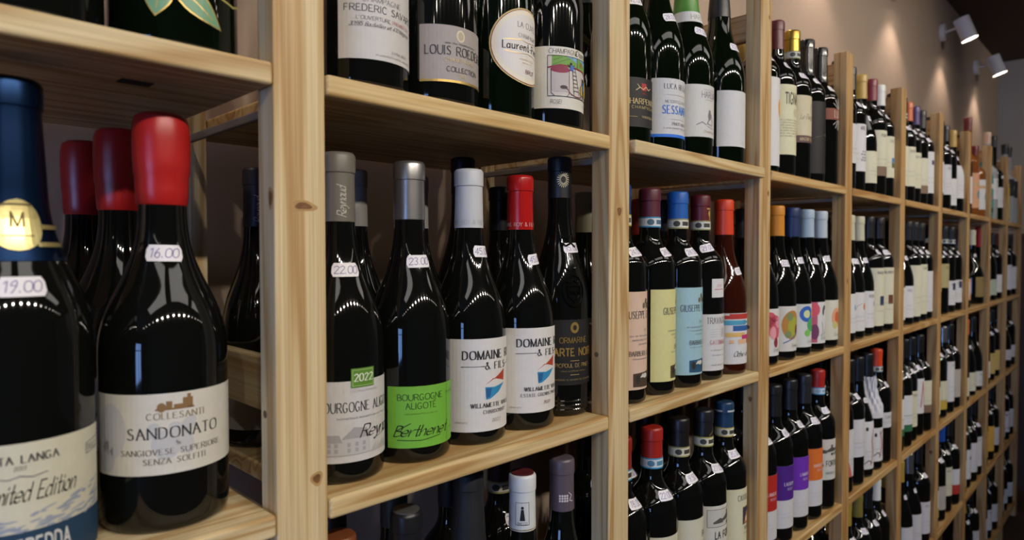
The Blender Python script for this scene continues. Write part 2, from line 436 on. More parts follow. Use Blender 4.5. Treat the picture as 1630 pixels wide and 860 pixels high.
def line(pts, wd): return strip(pts, wd, wd)
def tiny(rng, x, z, h, wd, align='c'):
    n = max(4, int(wd/(h*.72))); s = ''.join(rng.choice('aeionrstlmcdu  ') for _ in range(n))
    return text(s, x, z, h, 'sans', align)

# ------------------------------------------------------------------ bottles
def smoothprof(pts): 
    return pts
def prof_eval(prof, z):
    for (r0, z0), (r1, z1) in zip(prof, prof[1:]):
        if z0 <= z <= z1 and z1 > z0: return r0+(r1-r0)*(z-z0)/(z1-z0)
    return prof[-1][0]
def mkprof(r, body, neck0, H, rn=.0148, rn0=None, c1=.42, c2=.50):
    """foot, straight body, shoulder (bezier with upright ends), neck, lip"""
    p = [(r*.80, 0.), (r-.0035, .0008), (r-.001, .003), (r, .008), (r, body*.5), (r, body)]
    rn0 = rn0 or rn+.0006
    h = neck0-body; n = 18
    for i in range(1, n+1):
        t = i/n; a, b, c, d = (1-t)**3, 3*t*(1-t)**2, 3*t*t*(1-t), t**3
        p.append((a*r+b*r+c*rn0+d*rn0, a*body+b*(body+h*c1)+c*(neck0-h*c2)+d*neck0))
    p += [(rn, H-.024), (rn, H-.0185), (rn+.0009, H-.0178), (rn+.0009, H-.003), (rn+.0004, H-.0012), (rn-.001, H)]
    return p
SHAPE = {
    'burg': (mkprof(.0412, .118, .240, .297), .062),
    'burg2': (mkprof(.0385, .120, .238, .297), .060),
    'bord': (mkprof(.0378, .180, .236, .300, c1=.52, c2=.50), .055),
    'champ': (mkprof(.0440, .140, .262, .318, rn=.0155, rn0=.0180), .085),
    'champ2': (mkprof(.0430, .140, .262, .318, rn=.0155, rn0=.0180), .085),
    'wax': (mkprof(.0455, .128, .240, .300, rn=.0165), .0),
    'foil': (mkprof(.0455, .145, .250, .318, rn=.0175, rn0=.020), .085),
    'flute': (mkprof(.0380, .135, .270, .328, rn=.0145), .046),
    'magnum': (mkprof(.0460, .100, .225, .300, rn=.0155), .06),
    'spirit': (mkprof(.0400, .205, .255, .385, rn=.0135, c1=.55), .05),
    'spirit2': (mkprof(.0390, .170, .225, .290, rn=.0135, c1=.55), .04),
}
CACHE = {}
def glass_mesh(shape, gl, n):
    k = ('g', shape, gl, n)
    if k not in CACHE:
        me = lathe('glass', SHAPE[shape][0], n); me.materials.append(GLASS[gl]); CACHE[k] = me
    return CACHE[k]
CAPM = {}
def capmat(c, fin):
    return mat(c, {'satin': .38, 'gloss': .18, 'matte': .6, 'wax': .33, 'metal': .3}[fin], metal=.85 if fin == 'metal' else 0., coat=.3 if fin == 'gloss' else 0.)
def capsule_mesh(shape, c, fin, h, n):
    k = ('c', shape, c, fin, h, n)
    if k not in CACHE:
        prof = SHAPE[shape][0]; H = prof[-1][1]; o = .0006
        if fin == 'wax':
            pr = [(.0172, H-.058), (.0182, H-.056), (.0188, H-.046), (.0190, H-.036), (.0198, H-.033), (.0202, H-.024), (.0204, H-.008), (.0200, H+.004), (.0185, H+.010), (.0150, H+.0125), (.006, H+.0130)]
        else:
            zs = [H-h+i*(h-.022)/8 for i in range(9)]
            pr = [(prof_eval(prof, z)+o, z) for z in zs]
            pr += [(r+o, z) for r, z in prof if z > H-.0202]
            rr = pr[-1][0]
            pr[-1] = (rr, H+.0005); pr.append((rr-.0025, H+.0010))
        me = lathe('capsule', pr, n); me.materials.append(capmat(c, fin)); CACHE[k] = me
    return CACHE[k]
def clip(poly, x0, x1):
    for sgn, lim in ((1, x0), (-1, x1)):
        out = []
        for i in range(len(poly)):
            a, b = poly[i-1], poly[i]
            ia = sgn*(a[0]-lim) >= 0; ib = sgn*(b[0]-lim) >= 0
            if ia != ib:
                t = (lim-a[0])/(b[0]-a[0]); out.append((lim, a[1]+t*(b[1]-a[1])))
            if ib: out.append(b)
        poly = out
        if not poly: return []
    return poly
def wrap_mesh(name, layers, prof, off=.00035, rot=0., step=.004, zstep=None):
    """layers: list of (polys, material) in (arc x, height z) metres; wrapped on the bottle's own profile"""
    v = []; f = []; mi = []; ms = []
    for li, (polys, m) in enumerate(layers):
        if m not in ms: ms.append(m)
        idx = ms.index(m); o = off + li*.00006
        for p in polys:
            a = sum(p[i-1][0]*p[i][1]-p[i][0]*p[i-1][1] for i in range(len(p)))
            if a < 0: p = p[::-1]
            zm = sum(q[1] for q in p)/len(p); rm = prof_eval(prof, zm)
            x0 = min(q[0] for q in p); x1 = max(q[0] for q in p)
            i0 = math.floor(x0/step); i1 = math.ceil(x1/step)
            for i in range(i0, max(i1, i0+1)):
                c = clip(p, i*step, (i+1)*step) if i1-i0 > 1 else p
                if len(c) < 3: continue
                zz = [c]
                if zstep:
                    zz = []
                    za = min(q[1] for q in c); zb = max(q[1] for q in c); n = max(1, math.ceil((zb-za)/zstep))
                    for k in range(n):
                        cc = clip([(q[1], q[0]) for q in c], za+(zb-za)*k/n, za+(zb-za)*(k+1)/n)
                        if len(cc) > 2: zz.append([(q[1], q[0]) for q in cc])
                for c in zz:
                    b = len(v)
                    for x, z in c:
                        r = prof_eval(prof, z); t = rot + x/rm
                        v.append(((r+o)*math.sin(t), -(r+o)*math.cos(t), z))
                    f.append(tuple(range(b, b+len(c)))); mi.append(idx)
    me = pydata(name, v, f)
    for m in ms: me.materials.append(m)
    me.polygons.foreach_set('material_index', mi)
    return me
PAPER = lambda c: mat(c, .62, noise=.05)
INK = lambda c: mat(c, .6)
GOLD = mat('c9a860', .35, metal=.7, name='gold_print')
TAGC = mat('eceaf0', .55, name='price_tag_paper'); TAGI = mat('6d64a0', .6, name='price_pen_ink')
tag_cache = {}
def price_tag(parent, shape, z, ang, price, tilt=0.):
    prof = SHAPE[shape][0]
    k = (shape, round(z, 3), price, round(tilt, 2), round(ang, 2))
    if k not in tag_cache:
        hexa = [(-.0125, -.0028), (-.0108, -.0062), (.0108, -.0062), (.0125, -.0028), (.0125, .0028), (.0108, .0062), (-.0108, .0062), (-.0125, .0028)]
        ct, sn = math.cos(tilt), math.sin(tilt)
        T = lambda P: [[(x*ct-y*sn, z+x*sn+y*ct) for x, y in p] for p in P]
        a = wrap_mesh('price_tag', [(T([hexa]), TAGC)], prof, .0006, ang, .003, .003)
        b = wrap_mesh('price_writing', [(T(text(price, 0, -.0033, .0068, 'hand')), TAGI)], prof, .0008, ang, .003)
        tag_cache[k] = (a, b)
    a, b = tag_cache[k]
    o = link('price_tag', a, parent); link('price_writing', b, o)

COUNT = {}
PRICES = ['12.00', '14.50', '16.00', '18.00', '22.00', '9.50', '27.00', '35.00', '11.00']
def bottle(X, Y, lev, shape, glass='dark', cap=('1a1a1c', 'satin', None), label=None, prints=None, band=None, tagspec='auto', desc='dark wine bottle', rot=0., bay=1, near=True, row='front', name='wine_bottle', capprint=None, seed=0, extra=None, zm=None):
    if zm:      # re-fit the whole label design to its measured height on the bottle
        a0, a1, b0, b1 = (q*.001 for q in zm[:4])
        fit = lambda P: [[(x*(1. if len(zm) < 5 else zm[4]*1.), b0+(z-a0)*(b1-b0)/(a1-a0)) for x, z in p] for p in P]
        label = (fit(label[0]), label[1]); prints = [(fit(P), m) for P, m in (prints or [])]
    if bay >= 4 and prints and label:      # designs sit left of the label's middle on these bottles
        xs = [q[0] for p in label[0] for q in p]; x0, x1 = min(xs), max(xs)
        prints = [([c for c in (clip([(x-.020, z) for x, z in p], x0, x1) if max(q[0] for q in p)-min(q[0] for q in p) < .075 else p for p in P) if len(c) > 2], m) for P, m in prints]
    t = empty(name, (X, Y, ZL[lev]), R(rot))
    prof, ch = SHAPE[shape]; H = prof[-1][1]
    n = 48 if near else 24
    link('glass', glass_mesh(shape, glass, n), t)
    if cap:
        c, fin, h = cap; h = h or ch
        co = link('capsule', capsule_mesh(shape, c, fin, h, n), t)
        if capprint:
            link('capsule_print', wrap_mesh('capsule_print', capprint(H), prof, .0010), co)
        if band:
            z0 = H-h-.001; 
            me = wrap_mesh('neck_band', [(rect(-.052, z0-.004, .052, z0+.0115), PAPER(band[0])), (rect(-.052, z0-.004, .052, z0-.002)+rect(-.052, z0+.0095, .052, z0+.0115), INK(band[1])), (rect(-.008, z0+.0005, .004, z0+.007)+ell(-.016, z0+.0038, .005, .0045), INK(band[2]))], prof, .0012, 0, .004)
            link('neck_band', me, t)
    if label:
        key = ('lab', shape, id(label)) if not isinstance(label, tuple) else ('lab', shape, label)
        polys, pc = (label[0], label[1])
        me = wrap_mesh('label', [(polys, PAPER(pc))], prof, .00035, 0, .004, .008)
        lo = link('label', me, t)
        if prints: link('label_print', wrap_mesh('label_print', prints, prof, .00055, 0, .004, .008), lo)
    if extra: extra(t, prof)
    if tagspec == 'auto':
        z = {'bord': .210, 'burg': .190, 'burg2': .190, 'champ': .200, 'champ2': .200}.get(shape, .200)
        rng = random.Random(seed*7+3)
        tagspec = (z+rng.uniform(-.004, .004), R(rng.uniform(-14, 8)), PRICES[seed % len(PRICES)], rng.uniform(-.12, .12))
    if tagspec: price_tag(t, shape, *tagspec)
    key = (bay, lev, row)
    COUNT.setdefault(key, []).append((X, t, desc))
    return t
def finish_labels():
    for (bay, lev, row), L in COUNT.items():
        L.sort(key=lambda q: q[0])
        n = len(L)
        for i, (x, t, desc) in enumerate(L):
            pos = ('%s in rear row' if row == 'rear' else '%s from left') % ordn[i] if n > 1 else ('in rear row' if row == 'rear' else 'alone')
            pos = ' '.join(pos.split())
            tag(t, '%s, %s, %s shelf, %s bay' % (desc, pos, LEVN[lev], BAYN[bay]), 'bottle', 'bottles on the %s shelf of the %s bay' % (LEVN[lev], BAYN[bay]))
mm = .001
def LB(x0, x1, z0, z1, c): return (rect(x0*mm, z0*mm, x1*mm, z1*mm), c)
def T(s, x, z, h, style='serif', align='c', sq=1.): return text(s, x*mm, z*mm, h*mm, style, align, sq)
def RR(*a): return rect(*(q*mm for q in a))
def EE(cx, cz, rx, rz, rot=0., n=20): return ell(cx*mm, cz*mm, rx*mm, rz*mm, n, rot)
def LL(pts, wd): return line([(a*mm, b*mm) for a, b in pts], wd*mm)
def PP(*pts): return [[(a*mm, b*mm) for a, b in pts]]
def tn(seed, x, z, h, wd): return tiny(random.Random(seed), x*mm, z*mm, h*mm, wd*mm)
BK = INK('1c1b1d'); GY = INK('77757a'); LG = INK('b9b7ba')

# ---- nearest bay
bottle(-.146, .058, 'U', 'foil', 'dark', ('101012', 'satin', None), LB(-45, 45, 60, 120, '14120f'), [(T('CUVEE', 0, 85, 9, 'serif'), GOLD)], desc='black champagne bottle with black label', bay=1, tagspec=None)
def leaf(cx, cz, L_, wd, ang):
    out = []; n = 8; ca, sa = math.cos(ang), math.sin(ang)
    up_ = [(L_*i/n, wd*math.sin(PI*(i/n)**.8)) for i in range(n+1)]
    for i in range(n):
        (a, b), (c, d) = up_[i], up_[i+1]
        q = [(a, -b), (c, -d), (c, d), (a, b)]
        out.append([((cx+x*ca-y*sa)*mm, (cz+x*sa+y*ca)*mm) for x, y in q])
    return out
lv = [(-14, 58, 27, 6.5, R(196)), (-8, 56, 24, 8.5, R(262)), (0, 57, 43, 8, R(-38)), (-12, 66, 34, 7, R(158)), (-4, 68, 30, 7, R(120)), (2, 66, 26, 7.5, R(12)), (-4, 74, 26, 7, R(80))]
gp = []; go = []
lv = [(a-4, b-10, c, d, e) for a, b, c, d, e in lv]
for a in lv: gp += leaf(*a); go += leaf(a[0]-1.2*math.cos(a[4]), a[1]-1.2*math.sin(a[4]), a[2]+2.6, a[3]+1.1, a[4])
vein = []
for a in lv: vein += LL([(a[0], a[1]), (a[0]+a[2]*.8*math.cos(a[4]), a[1]+a[2]*.8*math.sin(a[4]))], .7)
bottle(-.052, .058, 'U', 'foil', 'green', ('2c4a2c', 'satin', None), (LL([(16, 47), (34, 44), (46, 43), (58, 47), (62, 53)], 1.6), 'a9a35c'),
       [(go, GOLD), (gp, mat('6f9f7c', .4, name='leaf_enamel')), (vein, GOLD), (EE(-9, 52, 4, 5), GOLD)], desc='dark green champagne bottle painted with green leaves', bay=1, tagspec=None, rot=-14)

def med(t, prof):
    m = wrap_mesh('medallion', [(ell(0, .223, .013, .0165), mat('d8c98a', .28, metal=.75, name='gold_foil')), (rect(-.030, .2205, -.012, .2235)+rect(.012, .2205, .030, .2235)+rect(-.030, .209, -.010, .212)+rect(.010, .209, .030, .212), mat('d8c98a', .28, metal=.75)),
                              (text('M', 0, .222, .009, 'serif')+line([(-.008, .216), (.008, .216)], .0008)+line([(-.007, .236), (.007, .236)], .0012), INK('6b5a2a'))], prof, .0020, 0, .003, .004)
    link('medallion', m, t)
rng = random.Random(5)
sea = []
for i in range(120):
    z = rng.uniform(33, 52); x = rng.uniform(-50, 50)
    if z < 36+(x+50)/100*16: sea += EE(x, z, rng.uniform(2, 6), rng.uniform(.4, 1.2), rng.uniform(-.1, .35), 10)
bottle(-.1570, .052, 'M', 'foil', 'dark', ('0b2547', 'metal', .118), LB(-58, 58, 6, 88, 'd6d3bf'),
       [(RR(-58, 6, 58, 33), INK('1f3f5c')), (sea, INK('9aa3b4')), (T('FONTANAFREDDA', -10, 17, 11, 'cond', sq=.95), INK('d4d6d6')), (T('Limited Edition', 2, 52, 11.0, 'script', sq=.74), BK),
        (T('ALTA LANGA', -3, 76, 4.6, 'bold', sq=1.15), INK('4a4a50')), (T('2019', -4, 71.5, 2.6, 'serif'), GY), (LL([(-18, 68), (-10, 66.5), (-4, 68), (2, 66.5), (10, 68)], .6), GY), (LL([(37, 71), (52, 73), (52, 80), (37, 78), (37, 71)], .5)+T('DOCG', 44, 73.2, 3.4, 'sans'), INK('5a6070'))],
       desc='sparkling wine bottle with blue foil and gold medallion', bay=1, tagspec=(.184, R(0), '19.00', .0), extra=med, rot=0)
rooster = EE(-6, 72, 10, 13)+EE(-14, 84, 5, 7)+EE(4, 76, 7, 16, .4)+EE(8, 86, 5, 10, -.5)
castle = RR(5, 102, 12, 111)+RR(8, 104, 10.5, 114)+RR(-6, 103, -2, 109)+RR(-1, 103, 5, 106)+EE(-9, 104, 3, 4)+RR(-13, 101.5, 13, 103)
SANDL = LB(-62, 62, 46, 116, 'd8d5cc')
def sand(X, Y, near=True, desc='', row='front', tg=(.205, R(-6), '16.00', -.02)):
    return bottle(X, Y, 'M', 'wax', 'dark', ('b3201f', 'wax', None), SANDL,
       [(rooster+EE(-46, 84, 13, 24)+EE(-50, 62, 8, 14), INK('c3c4c6')), (castle, INK('8a6a45')), (T('COLLESANTI', 1, 94, 5.2, 'serif', sq=1.12), INK('8a7a62')), (T('SANDONATO', 0, 77.5, 9.2, 'serif', sq=1.0), INK('2f3036')),
        (T('SANGIOVESE SUPERIORE', -1, 63.5, 4.6, 'serif', sq=1.12)+T('SENZA SOLFITI', 0, 55.5, 4.6, 'serif', sq=1.12), INK('6b655c'))], desc=desc, bay=1, rot=-9, tagspec=tg, row=row, zm=(46, 116, 44, 103))
sand(-.0596, .0665, desc='red wax sealed bottle with cream castle label')
sand(-.064, .160, desc='red wax sealed dark bottle behind its twin', row='rear', tg=None)
sand(-.070, .253, desc='red wax sealed dark bottle nearest the wall', row='rear', tg=None)
bottle(-.170, .160, 'M', 'champ', 'dark', ('16181c', 'satin', None), LB(-45, 45, 20, 90, '8f8d84'), None, desc='dark bottle with grey label', bay=1, row='rear', tagspec=None)

# ---- second bay, top shelf
bottle(.111, .050, 'U', 'champ', 'dark', ('d8d4cc', 'satin', None), LB(-41, 52, 42, 150, 'cdcac8'),
       [(T('CHAMPAGNE', 0, 107, 5.5, 'sans'), GY), (T('FREDERIC SAVART', 2, 96, 7.4, 'sans', sq=.95), INK('3c3b40')), (T("L'OUVERTURE", -9, 86.5, 4.0, 'sans'), GY), (T('PREMIER CRU', 22, 86.5, 3.8, 'sans', sq=.9), INK('b0706a')), (T('30985 Bouteilles et 470 Magnums', 2, 79, 4.6, 'script'), BK),
        (T('EXTRA BRUT', 18, 52, 2.8, 'sans'), GY), (tn(1, 14, 47, 2.2, 50), GY)], desc='champagne bottle with plain white label', zm=(42, 150, 24.5, 108), bay=2, tagspec=None, rot=-6)
bottle(.2005, .050, 'U', 'champ', 'dark', ('b8a06a', 'metal', None), LB(-42, 52, 38, 98, 'a39b98'),
       [(RR(-42, 38, 52, 40.5), GOLD), (EE(0, 88, 5, 6.5), INK('d2c9b4')), (EE(0, 88, 3.2, 4.6), INK('b3a78c')), (tn(2, 0, 78.5, 2.4, 44), INK('4a4648')), (T('LOUIS ROEDERER', 4, 67, 9.0, 'serif', sq=.92), INK('2c2a2e')), (T('CHAMPAGNE', 0, 60, 3.8, 'wide'), INK('d6c08a')), (T('COLLECTION', 4, 49.5, 5.0, 'sans', sq=1.1), INK('2c2a2e')), (T('243', 2, 44, 3.6, 'sans'), INK('d6c08a'))],
       desc='champagne bottle with taupe grey label', zm=(38, 98, 21, 76.5), bay=2, tagspec=None, rot=-5)
oval = lambda a, b: EE(0, 92, a, b, 0., 40)
bottle(.2885, .050, 'U', 'champ2', 'green', ('c9b27a', 'metal', None), (oval(47, 44), 'd2b878'),
       [(oval(45.5, 42.6), INK('7c2f3c')), (oval(44.6, 41.8), INK('e4dcc8')), (oval(39, 36.5), INK('dcd8d4')), (T('LA CUVEE', 2, 113, 6.0, 'sans', sq=1.0), INK('3a383c')), (T('CHAMPAGNE', 2, 101.5, 4.4, 'serif', sq=1.05), GY), (T('Laurent-Perrier', 3, 87, 8.2, 'bold', sq=.92), BK), (LL([(-30, 84), (-16, 82.6), (0, 84), (16, 82.6), (30, 84)], .6)+LL([(-30, 97), (-14, 98.4), (0, 97), (14, 98.4), (30, 97)], .6), GOLD), (tn(4, 0, 76, 2.2, 30)+tn(5, 0, 72, 2.2, 20), INK('c7b78f')), (T('BRUT', 4, 61, 4.6, 'sans', sq=1.2), INK('6c3038'))],
       desc='green champagne bottle with gold-rimmed oval label', zm=(48, 136, 37, 120), bay=2, tagspec=None, rot=8)
field = PP((-30, 104), (-3, 93), (10, 95), (10, 108), (-30, 108))
bottle(.3775, .050, 'U', 'champ2', 'dark', ('8a2a30', 'satin', None), LB(-60, 66, 38, 119, 'd6d3c8'),
       [(T('CHAMPAGNE', -10, 110, 6.0, 'hand', sq=1.15), BK), (T('Chamlin', 28, 110, 7.5, 'hand'), BK), (RR(-36, 54, 46, 107), INK('c9c3bd')), (RR(-30, 92, 12, 107)+RR(14, 92, 44, 107), INK('6f9d45')), (PP((-8, 107), (12, 100), (12, 107))+PP((14, 107), (44, 107), (44, 98), (26, 104)), INK('79a9cf')), (LL([(-30, 94), (-12, 101), (4, 106)], .8)+LL([(-28, 101), (-14, 105)], .8), INK('4a7f33')), (PP((20, 97), (28, 97), (28, 101), (24, 104), (20, 101)), INK('8a7048')),
        (RR(-31, 60, -3, 89), INK('b9b0b0')), (EE(-17, 89, 15, 4.5), INK('8c2346')), (LL([(-36, 91), (-17, 95), (10, 93), (30, 92), (46, 86)], 2.0), INK('8c2346')), (LL([(-31, 89), (-31, 58), (-26, 54)], .8)+LL([(-3, 89), (-3, 58), (-7, 54)], .8)+LL([(-36, 54), (46, 54), (46, 107), (-36, 107), (-36, 54)], .6)+LL([(13, 92), (13, 107)], .8), BK),
        (LL([(3, 92), (6, 58)], .8)+LL([(8, 93), (18, 58)], .8)+sum([LL([(4+i*.3, 88-i*5), (9.5+i*1.3, 88-i*5)], .6) for i in range(6)], []), BK), (EE(-12, 66, 6, 2.4), INK('3c3338')), (LL([(-8, 66), (0, 58), (10, 55.5), (22, 56), (26, 62)], 1.0), INK('6e1f3a')),
        (EE(0, 97, 2.2, 2.6)+LL([(-6, 96), (0, 93), (6, 96)], 1.2), BK), (PP((-2, 89), (5, 89), (5, 95), (-1, 96)), INK('3b6fc0')), (EE(26, 66, 6, 7)+EE(38, 66, 7, 8)+EE(33, 74, 6, 7)+EE(42, 76, 4, 6), INK('b8a24e')), (LL([(20, 60), (22, 72), (27, 75)], .7)+LL([(31, 59), (30, 70), (38, 80)], .7), BK), (RR(27, 66, 33, 78), INK('3e63ad')), (EE(30, 80.5, 2.2, 2.6)+RR(27.5, 55, 29.3, 66)+RR(30.7, 55, 32.5, 66)+LL([(27, 77), (24, 83)], 1.1)+LL([(33, 77), (37, 84)], 1.1), BK),
        (T('ROSE!', -24, 44, 5.0, 'hand'), BK), (T('BRUT', 38, 46, 3.6, 'sans'), GY)], desc='champagne bottle with cartoon cellar scene label', zm=(38, 119, 23, 95, .80), bay=2, tagspec=None, rot=-11)
bottle(.375, .145, 'U', 'champ2', 'green', ('1b1b1d', 'satin', None), LB(-45, 45, 30, 60, '0d0c0b'), [(T('BRUT NATURE', 0, 48, 7, 'serif'), GOLD)], desc='dark green champagne bottle with black label', bay=2, row='rear', tagspec=None, rot=25)

# ---- second bay, second shelf
def capscript(s, c, h=.0075, vertical=True, dx=0.):
    def f(H):
        P = text(s, 0, -.0035, h, 'script')
        P = [[(dx-y, H-.045+x) for x, y in p] for p in P]
        return [(P, INK(c))]
    return f
def capline(s, c, z=.055, h=.0036):
    def f(H): return [(text(s, 0, H-z, h, 'sans', sq if False else 'c'), INK(c))]
    return f
house = RR(-40, 27, -18, 38)+RR(-18, 27, 8, 41)
roofs = PP((-42, 38), (-18, 38), (-21, 45), (-38, 45))+PP((-19, 41), (9, 41), (4, 49), (-8, 51))
wins = sum([RR(x, z, x+3, z+3.6) for x in (-37, -31, -25, -14, -7, 0) for z in (29, 34)], [])
grass = sum([LL([(x, 26), (x+1.5, 30+(i*7) % 5)], .5) for i, x in enumerate(range(10, 42, 2))], [])
bottle(.0880, .0555, 'M', 'burg', 'dark', ('6f6a62', 'satin', .063), LB(-54, 54, 20, 92, 'cfcdcc'),
       [(house, INK('bfbdbd')), (roofs+wins+LL([(-44, 26.5), (44, 26.5)], .5)+grass, INK('a5a3a5')), (tn(11, 0, 82, 2.6, 46), LG), (T('BOURGOGNE ALIGOTE', 2, 65, 8.2, 'serif', sq=.80), INK('34333a')), (tn(12, 4, 58.5, 2.0, 66), GY), (T('Reynaud', 24, 41, 11, 'script', sq=1.35), BK), (LL([(14, 38), (44, 43)], .5), BK),
        (RR(-10.5, 86, 12.5, 103), INK('5c8a2b')), (LL([(-9, 87.5), (11, 87.5), (11, 101.5), (-9, 101.5), (-9, 87.5)], .5), INK('a8c489')), (T('2022', 1.5, 91.5, 6.6, 'bold'), INK('e8eedd'))],
       desc='grey capsule bottle, white label and green year sticker', bay=2, rot=-2, tagspec=(.190, R(-12), '22.00', .0), capprint=capscript('Reynaud', 'c9c5bd', .0078, dx=-.004))
bottle(.1705, .0565, 'M', 'burg', 'dark', ('a9a8a8', 'metal', .058), LB(-33, 50, 15, 82, '73b63c'),
       [(T('BOURGOGNE', 1, 67, 6.4, 'sans', sq=1.05)+T('ALIGOTE', 1, 57.5, 6.4, 'sans', sq=1.05)+LL([(13.5, 65), (16, 66.5)], .8), INK('2a4a1c')), (tn(14, 1, 51.5, 1.7, 38), INK('4c7a2c')), (T('Berthenet', 2, 28, 11.5, 'script', sq=1.2)+LL([(-23, 24), (0, 23), (22, 26)], .7)+LL([(-24, 34), (-10, 42)], .8), INK('14240c')), (LL([(32, 16), (32, 81)], .35)+T('MIS EN BOUTEILLE', 42, 70, 2.2, 'sans')+tn(15, 42, 30, 1.8, 14), INK('3c6a22'))],
       desc='silver capsule bottle with bright green label', zm=(15, 82, 16, 76), bay=2, rot=-22, tagspec=(.197, R(12), '23.00', .02))
def domaine(X, Y, capc, l3, yr, desc, tg, wtop, yc, year_ink, cprint, rot):
    red = PP((-15, wtop-58), (-4, wtop-50), (4, wtop-52), (14, wtop-55), (15, wtop-40))
    blue = PP((-14, wtop-60), (-2, wtop-61), (14, wtop-57.5), (4, wtop-68), (-8, wtop-75), (-13, wtop-75.5))
    pr = [(red, INK('b0422a')), (PP((-14, wtop-58.5), (-3, wtop-56), (4, wtop-57), (15, wtop-54.5), (14, wtop-57.5), (5, wtop-60), (-2, wtop-58.6), (-14, wtop-60.5)), INK('d8d6d2')), (blue, INK('2f88b8')), (PP((-13, wtop-62), (-6, wtop-62), (-8, wtop-72), (-13, wtop-74)), INK('1f5f95')),
          (T('DOMAINE ROY', 0, wtop-25, 10, 'bold', sq=.93), INK('26262b')), (T('& FILS', 1, wtop-38, 8.4, 'serif', sq=1.), INK('26262b')), (LL([(-40, wtop-34), (-14, wtop-34)], .55)+LL([(15, wtop-34), (40, wtop-34)], .55), BK)]
    pr += [(T('WILLAMETTE VALLEY', 0, yc+19, 5.0, 'bold', sq=.98)+T(l3, 0, yc+11, 4.2, 'serif', sq=1.0), INK('3a393e')), (T(yr, 0, yc, 4.0, 'serif', sq=1.15), INK(year_ink))]
    pr += [(T('CONTAINS SULFITES', -47, 20, 2.0, 'sans', 'l', .6), GY)]
    return bottle(X, Y, 'M', 'burg', 'dark', (capc, 'satin' if capc != 'b01b1b' else 'gloss', .064), LB(-54, 54, wtop-115, wtop, 'd9d7d4'), pr, desc=desc, bay=2, rot=rot, tagspec=tg, capprint=cprint, zm=(9, 124, 15, 114) if wtop == 124 else (13, 128, 21, 119))
def roycap(c):
    return lambda H: [(text('DOMAINE ROY & FILS DOMAINE ROY', 0, H-.060, .0042, 'serif'), INK(c))]
domaine(.2532, .058, 'c3c6cb', 'CHARDONNAY', '2022', 'pale grey capsule bottle with red and blue label', (.207, R(10), '45.00', -.02), 124, 20, '8b8a8c', roycap('a9adb3'), 2)
domaine(.3358, .058, 'b01b1b', 'ESTATE GROWN PINOT NOIR', '2021', 'red capsule bottle with red and blue label', (.198, R(12), '45.00', .1), 128, 24, '8c4a4a', roycap('d9b0a8'), 2)
def emboss(t, prof):
    P = ell(0, .155, .015, .020, 24); v = []
    lay = []
    ring = line([(.0145*math.cos(a), .158+.0195*math.sin(a)) for a in [2*PI*k/24 for k in range(25)]], .0016)
    crest = line([(-.009, .164), (.009, .164), (.008, .152), (0, .144), (-.008, .152), (-.009, .164)], .0012)+text('PINET', 0, .154, .004, 'bold')+line([(-.010, .170), (-.004, .168), (0, .172), (.004, .168), (.010, .170)], .0014)
    crown = line([(-.012, .188), (-.004, .184), (.004, .186), (.012, .190)], .0022)+line([(-.010, .220), (-.004, .214), (.004, .218), (.009, .213)], .0022)+line([(-.009, .226), (0, .224), (.008, .228)], .002)
    me = wrap_mesh('embossed_crest', [(ring+crest, GLASS['dark'])], prof, .0003, 0, .003, .003)
    o = link('embossed_crest', me, t); md = o.modifiers.new('relief', 'SOLIDIFY'); md.thickness = .0012; md.offset = 1
    o = link('embossed_scroll', wrap_mesh('embossed_scroll', [(crown, GLASS['dark'])], prof, .0003, 0, .003, .003), t); md = o.modifiers.new('relief', 'SOLIDIFY'); md.thickness = .0012; md.offset = 1
    ringp = [(.0380, .0075), (.0388, .009), (.0380, .0105)]
    for k in range(3):
        link('foot_ring', lathe('foot_ring', [(a-.0002, z+k*.0055) for a, z in ringp], 48), t, GLASS['dark'])
rays = sum([LL([(0+5*math.cos(a), 98+5*math.sin(a)), (36*math.cos(a), 98+26*math.sin(a))], .5) for a in [2*PI*k/22 for k in range(22)]], [])
bottle(.4162, .064, 'M', 'flute', 'dark', ('1c1e22', 'satin', .052), LB(-50, 50, 40, 122, '121214'),
       [(rays, INK('1f1f21')), (EE(0, 112, 6, 7), GOLD), (EE(0, 112, 2.6, 3.4), INK('15140f')), (T('ORMARINE', 0, 93, 6.8, 'sans', sq=1.0), GOLD), (T('CARTE NOIRE', 1, 77, 9.0, 'heavy', sq=.92), GOLD), (T('PICPOUL DE PINET', 0, 62.5, 4.6, 'sans', sq=1.05)+LL([(-6, 70.5), (6, 70.5)], .7)+LL([(-6, 53), (6, 53)], .7), INK('a89058')), (tn(21, 0, 57, 2.0, 46)+tn(22, 0, 46, 2.6, 70), INK('8a7a52'))],
       desc='tall embossed black bottle with gold lettering', bay=2, rot=-20, tagspec=(.212, R(14), '15.00', .03), extra=emboss,
       capprint=lambda H: [(sum([line([(-.003+.0034*math.cos(a), H-.029+.0045*math.sin(a)), (-.003+.0078*math.cos(a), H-.029+.0100*math.sin(a))], .0008) for a in [2*PI*k/20 for k in range(20)]], []), INK('d6cfae'))])
for x, y, c, sh, d in ((.164, .152, '9b9890', 'burg', 'grey capsule dark bottle'), (.2485, .150, 'a9a8a4', 'burg', 'silver capsule dark bottle'), (.3305, .156, '15151a', 'flute', 'tall black capsule bottle'), (.412, .170, '1a1a1c', 'burg2', 'black capsule dark bottle')):
    bottle(x, y, 'M', sh, 'dark', (c, 'satin', None), LB(-45, 45, 20, 90, 'c9c7c2'), None, desc=d, bay=2, row='rear', tagspec=None)

